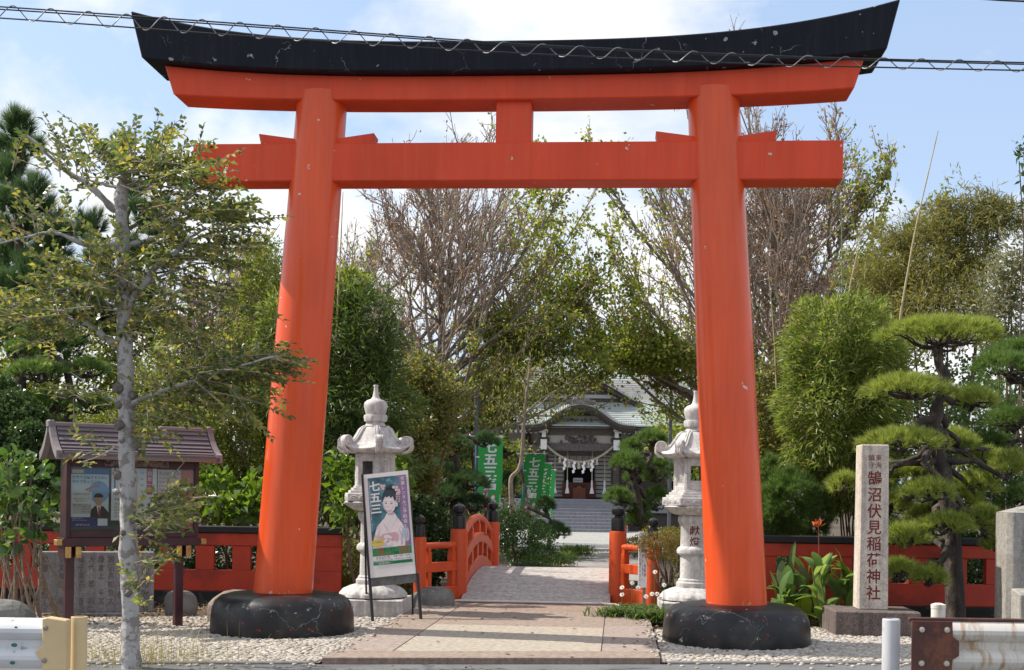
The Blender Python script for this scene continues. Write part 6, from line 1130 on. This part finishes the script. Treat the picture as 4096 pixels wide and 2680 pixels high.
# strap-leaved plants and flowering ground cover by the right lantern
def straps(t_, name, px, py, d, n, Lr, w, m, spread=.9, rx=.25, zb=0):
    c = at(px, py, d); c[2] = zb; V = []; F = []
    for i in range(n):
        a = rng.uniform(0, 2*PI); o = c+np.array([rng.normal(0, rx), rng.normal(0, rx*.6), 0]); L_ = rng.uniform(*Lr); h = np.array([math.cos(a), math.sin(a), 0])*spread*rng.uniform(.4, 1.1); S = np.array([-math.sin(a), math.cos(a), 0]); b0 = len(V)
        for q in np.linspace(0, 1, 5): p = o+h*L_*q+np.array([0, 0, L_*(1.1*q-.75*q*q)]); ww = w*(math.sin(PI*(.15+.85*q))**.7)*.5+.0005; V += [p-S*ww, p+S*ww]
        for k in range(4): F.append((b0+2*k, b0+2*k+1, b0+2*k+3, b0+2*k+2))
    return np_mesh(name, np.array(V), np.array(F), m, t_)
gz_ = G(644, 612); gt = thing('flowering_groundcover', 'low grassy clump with small white flowers beside the right lantern plinth', 'flowers', (gz_[0], gz_[1], 0))
for px, dd, n in ((613, 16.3, 90), (622, 16.5, 150), (632, 16.4, 190), (642, 16.3, 200), (652, 16.0, 190), (645, 16.8, 170), (630, 16.9, 120), (660, 16.2, 120)):
    o = straps(gt, 'foliage', px, 600, dd, n, (.20, .38), .020, m_bambd, .75, .15, .03); o['kind'] = 'stuff'
m_pet = mat('white_petal', (.80, .79, .74), .6, .05); m_yel = mat('yellow_centre', (.60, .40, .03), .6, .1)
for px, py in ((622, 587.5), (622, 594.5), (632, 583), (638, 588), (646, 596.5), (652, 594), (657, 594), (655, 572), (664, 585), (660, 598)):
    c = at(px, py, 16.35); fl = MB(); tl_ = rng.normal(0, .25); fx = np.array([math.cos(tl_), math.sin(tl_), 0]); fy = unit(np.array([-math.sin(tl_)*.6, math.cos(tl_)*.6-.0, .8])); fz = np.cross(fx, fy)
    for q in range(10): a = 2*PI*q/10; w = lambda r, an, h: c+fx*r*math.cos(an)+fy*r*math.sin(an)+fz*h; fl.add([w(0, 0, 0), w(.026, a-.27, .004), w(.036, a, .0), w(.026, a+.27, .004)], [(0, 1, 2, 3)])
    f_ = fl.build('flower', m_pet, gt, world=True); MB().lathe([(.010, 0), (.008, .008), (.003, .010)], 8, c+fz*.006-_fw*.004).build('flower_centre', m_yel, f_, world=True); MB().tube([np.array([c[0], c[1], .02]), c], .004, 5).build('flower_stalk', mat('green_stalk', (.10, .14, .04), .8, .2), f_, world=True)
sl_ = thing('strap_leaf_plant', 'broad strap leaved plant in shade behind the right lantern', 'plant', (*G(672, 600)[:2], 0)); straps(sl_, 'foliage', 675, 600, 18.2, 46, (.45, .95), .075, m_dleaf, .6, .12)
# ------------------------------------------------------------------ canna clump: every leaf its own part
def leaf_part(L_, w, bend, cup=.18):
    b = MB(); n = 9; V = []; F = []
    for i in range(n):
        q = i/(n-1); ww = w*.5*math.sin(PI*min(1, (.06+.94*q)))**.75; z = L_*q-bend*L_*q*q*.5; x = bend*L_*q*q; V += [(x, -ww, z+ww*cup), (x, 0, z), (x, ww, z+ww*cup)]
    for i in range(n-1):
        for j in range(2): F.append((i*3+j, i*3+j+1, i*3+j+4, i*3+j+3))
    me = bpy.data.meshes.new('leaf'); me.from_pydata(V, [], F); me.polygons.foreach_set('use_smooth', [True]*len(F)); return me
m_can = leafmat('canna_leaf', [(.10, .17, .045), (.16, .25, .05), (.26, .34, .06)], .42, .35, .5)
def leaf_variants(base, cols, trans):   # each leaf is its own object, so give a few tints
    return [leafmat(f'{base}_{i}', [c, tuple(x*1.15 for x in c)], trans, .35, .5) for i, c in enumerate(cols)]
cms = leaf_variants('canna_tint', [(.09, .16, .05), (.14, .22, .05), (.24, .32, .05), (.12, .18, .07)], .42)
lms = [leaf_part(.42, .17, .35), leaf_part(.36, .16, .7), leaf_part(.48, .16, .15), leaf_part(.32, .15, 1.0)]
lvs = []
for i, me in enumerate(lms):
    for m in cms: q = me.copy(); q.materials.append(m); lvs.append(q)
cn = G(812, 612); ct = thing('canna_plant', 'canna clump with big pointed yellow green leaves and one orange flower', 'canna', (cn[0], cn[1], 0))
for px, py0, h in ((778, 608, .40), (788, 610, .5), (797, 612, .58), (806, 612, .68), (815, 612, .74), (822, 612, .76), (829, 610, .72), (838, 610, .68), (845, 610, .62), (783, 612, .35), (812, 616, .6), (795, 616, .4), (852, 612, .6)):
    c = at(px, py0, 16.0+rng.normal(0, .2)); c[2] = 0; ln = np.array([rng.normal(0, .08), rng.normal(0, .05), h]); MB().tube([c-cn, c-cn+ln*.5, c-cn+ln], [.016, .013, .008], 7).build('stalk', mat('canna_stalk', (.12, .18, .05), .6, .2), ct, smooth=.9)
    for k in range(7):
        o = bpy.data.objects.new('leaf', lvs[rng.integers(len(lvs))]); COL.objects.link(o); o.parent = ct; o.location = Vector(c-cn+ln*(.12+.88*k/6)); o.rotation_euler = (0, rng.uniform(.1, .65)-.25*(k == 6), rng.uniform(0, 2*PI)); s_ = rng.uniform(.8, 1.15)*(1 if h > .5 else .85); o.scale = (s_, s_, s_)
ctop = at(818.5, 527, 16.0); MB().tube([ctop-cn-np.array([-.02, 0, .75]), ctop-cn-np.array([-.01, 0, .3]), ctop-cn], [.009, .007, .005], 6).build('flower_stalk', mat('red_stalk', (.22, .06, .05), .6, .2), ct, smooth=.9)
m_or = mat('canna_orange', (.70, .13, .03), .5, .15)
for q in range(6): o = MB().add([(0, 0, 0), (.045, -.03, .05), (.075, 0, .095), (.045, .03, .05)], [(0, 1, 2, 3)]).build('petal', m_or, ct, bevel=0); o.location = Vector(ctop-cn); o.rotation_euler = (rng.normal(0, .3), rng.uniform(-.6, .5), q*1.05)
# ------------------------------------------------------------------ hydrangea at the left edge: large leaves as parts, cane stems
hms = leaf_variants('hydrangea_tint', [(.05, .11, .025), (.085, .16, .03), (.13, .21, .045), (.045, .085, .03)], .35); hl_ = [leaf_part(.125, .085, .5, .25), leaf_part(.11, .075, .9, .2), leaf_part(.14, .09, .2, .3)]; hv = []
for me in hl_:
    for m in hms: q = me.copy(); q.materials.append(m); hv.append(q)
hb = G(28, 622); ht = thing('hydrangea_shrub', 'leafy hydrangea with many bare cane stems at the left edge', 'shrub', (hb[0], hb[1], 0)); P, N_ = shell([bl(28, 490, 14.9, 28, 34), bl(14, 478, 15, 26, 26), bl(46, 515, 14.8, 14, 22), bl(20, 530, 14.8, 24, 20), bl(0, 510, 15, 24, 34)], 290, .72, .12)
for p, n_ in zip(P, N_):
    o = bpy.data.objects.new('leaf', hv[rng.integers(len(hv))]); COL.objects.link(o); o.parent = ht; o.location = Vector(p-hb); d_ = unit(n_+rng.normal(0, .45, 3)+np.array([0, 0, .25])); o.rotation_euler = Vector(d_).to_track_quat('Z', 'X').to_euler(); o.rotation_euler.rotate_axis('Z', rng.uniform(0, 6.28)); s_ = rng.uniform(.9, 1.35); o.scale = (s_, s_, s_)
for i in range(26): a = hb+np.array([rng.normal(0, .28), rng.normal(0, .14), -.03]); MB().tube(wavy(a-hb, P[rng.integers(len(P))]-hb, 7, .04), np.linspace(.015, .006, 7), 6).build('stem', mat('cane_stem', (.26, .19, .14), .85, .35, 20), ht, smooth=.9)
# ------------------------------------------------------------------ tall bamboo canes
def cane(label, pts, d, r, m, leafy=0):
    Q = smooth_poly([at(x, y, d) for x, y in pts], 26); t_ = thing('bamboo_cane', label, 'bamboo', (Q[0, 0], Q[0, 1], Q[0, 2]), 0, 'tall single bamboo canes'); rad = np.linspace(r, r*.3, 26); rad[::3] *= 1.22; MB().tube(Q, rad, 7).build('culm', m, t_, world=True, smooth=.9)
    if leafy: P = np.repeat(Q[6:20], leafy, 0)+rng.normal(0, .16, (14*leafy, 3)); leaves('foliage', P, rng.normal(0, .6, P.shape)+np.array([0, 0, .2]), .14, .018, m_bamb, t_)
m_cst = mat('cane_straw', (.42, .33, .18), .6, .25, 8); m_cgr = mat('cane_green', (.16, .22, .09), .5, .25, 6)
cane('long straw coloured bamboo cane leaning right into the sky above the cloud pruned pine', [(897, 440), (899, 322), (915, 230), (938, 131)], 18.6, .022, m_cst)
cane('thin green bamboo cane rising from the top of the right bamboo clump', [(846, 400), (843, 330), (842, 260), (841, 195)], 18.2, .018, m_cgr, 2)
cane('thin pale bamboo cane leaning right beside the right bamboo clump', [(843, 340), (850, 285), (858, 250), (864, 215)], 18.6, .014, m_cst, 2)
cane('bamboo cane curving up along the inner edge of the left gate pillar', [(335, 360), (338, 300), (341, 240), (343, 192)], 19, .018, m_cst, 2)
cane('slender green bamboo cane leaning right in front of the half bare ginkgo', [(388, 420), (394, 350), (405, 290), (420, 230)], 19, .016, m_cgr, 4)
cane('straw coloured bamboo cane low beside the right gate pillar', [(777, 400), (775, 350), (772, 310), (768, 270)], 18.8, .014, m_cst, 2)
# ------------------------------------------------------------------ grass, litter
V = []; F = []
for px, n in ((60, 30), (90, 80), (110, 100), (130, 170), (150, 150), (175, 130), (200, 90), (225, 60), (250, 40)):
    for _ in range(n):
        c = G(px+rng.normal(0, 16), 661+rng.normal(0, 4.5)); a = rng.uniform(0, 2*PI); L_ = (.05+.5*rng.random()**2.2)*(1 if 80 < px < 210 else .6); h = np.array([math.cos(a), math.sin(a), 0])*rng.uniform(.1, .7); S = np.array([-math.sin(a), math.cos(a), 0])*.0022; b0 = len(V)
        for q in (0, .5, 1): p = c+h*L_*q*q+np.array([0, 0, L_*(q-.3*q*q)]); V += [p-S*(1.1-q), p+S*(1.1-q)]
        F += [(b0, b0+1, b0+3, b0+2), (b0+2, b0+3, b0+5, b0+4)]
tag(np_mesh('grass', np.array(V), np.array(F), leafmat('dry_grass', [(.14, .15, .045), (.30, .26, .11), (.20, .21, .06), (.42, .36, .18)], .3)), 'thin dry grass growing at the road edge around the street tree', 'grass', kind='stuff')
P = []
for x0, x1, y0, y1, n in ((-7.5, -4.4, 14.2, 16.8, 900), (-7.3, -3, 16.2, 17.4, 500), (1.6, 5.6, 15.6, 17.2, 500), (-2.7, -2.2, 17.2, 18.4, 60), (-2.7, .4, 12, 18, 34), (-2.75, -2.5, 12, 18, 30), (.2, .42, 12.2, 17, 30), (-4.6, -2.9, 13, 15, 40), (.5, 2.2, 13, 15, 40), (.45, .9, 12.3, 16, 40), (-6, 5, 10.6, 11.6, 30)): P.append(np.column_stack([rng.uniform(x0, x1, n), rng.uniform(y0, y1, n), np.full(n, .028)]))
P = np.concatenate(P); P[(P[:, 0] > -2.8) & (P[:, 0] < .43) & (P[:, 1] > 11.8), 2] = .068; tag(leaves('leaf_litter', P, np.column_stack([rng.normal(size=(len(P), 2)), rng.normal(0, .15, len(P))]), .055, .035, m_lit, None, .25, nrm=np.column_stack([rng.normal(0, .3, (len(P), 2)), np.ones(len(P))])), 'dry brown fallen leaves scattered on the ground', 'fallen leaves', kind='stuff')

# stray pebbles kicked onto the walkway edges and the road
P = np.concatenate([np.column_stack([-2.77+np.abs(rng.normal(0, .07, 46)), rng.uniform(12, 16, 46), np.full(46, .066)]), np.column_stack([.43-np.abs(rng.normal(0, .06, 40)), rng.uniform(12.3, 16, 40), np.full(40, .066)])])
xr_ = np.concatenate([rng.uniform(-7, -2.8, 60), rng.uniform(.5, 5, 60)]); P = np.concatenate([P, np.column_stack([xr_, edge_y(xr_)-.03-np.abs(rng.normal(0, .12, 120)), np.full(120, .006)])])
tag(pebbles('stray_pebbles', P, .026, .02, .013, m_peb), 'stray pale pebbles scattered over the walkway edges and road', 'pebbles', kind='stuff')
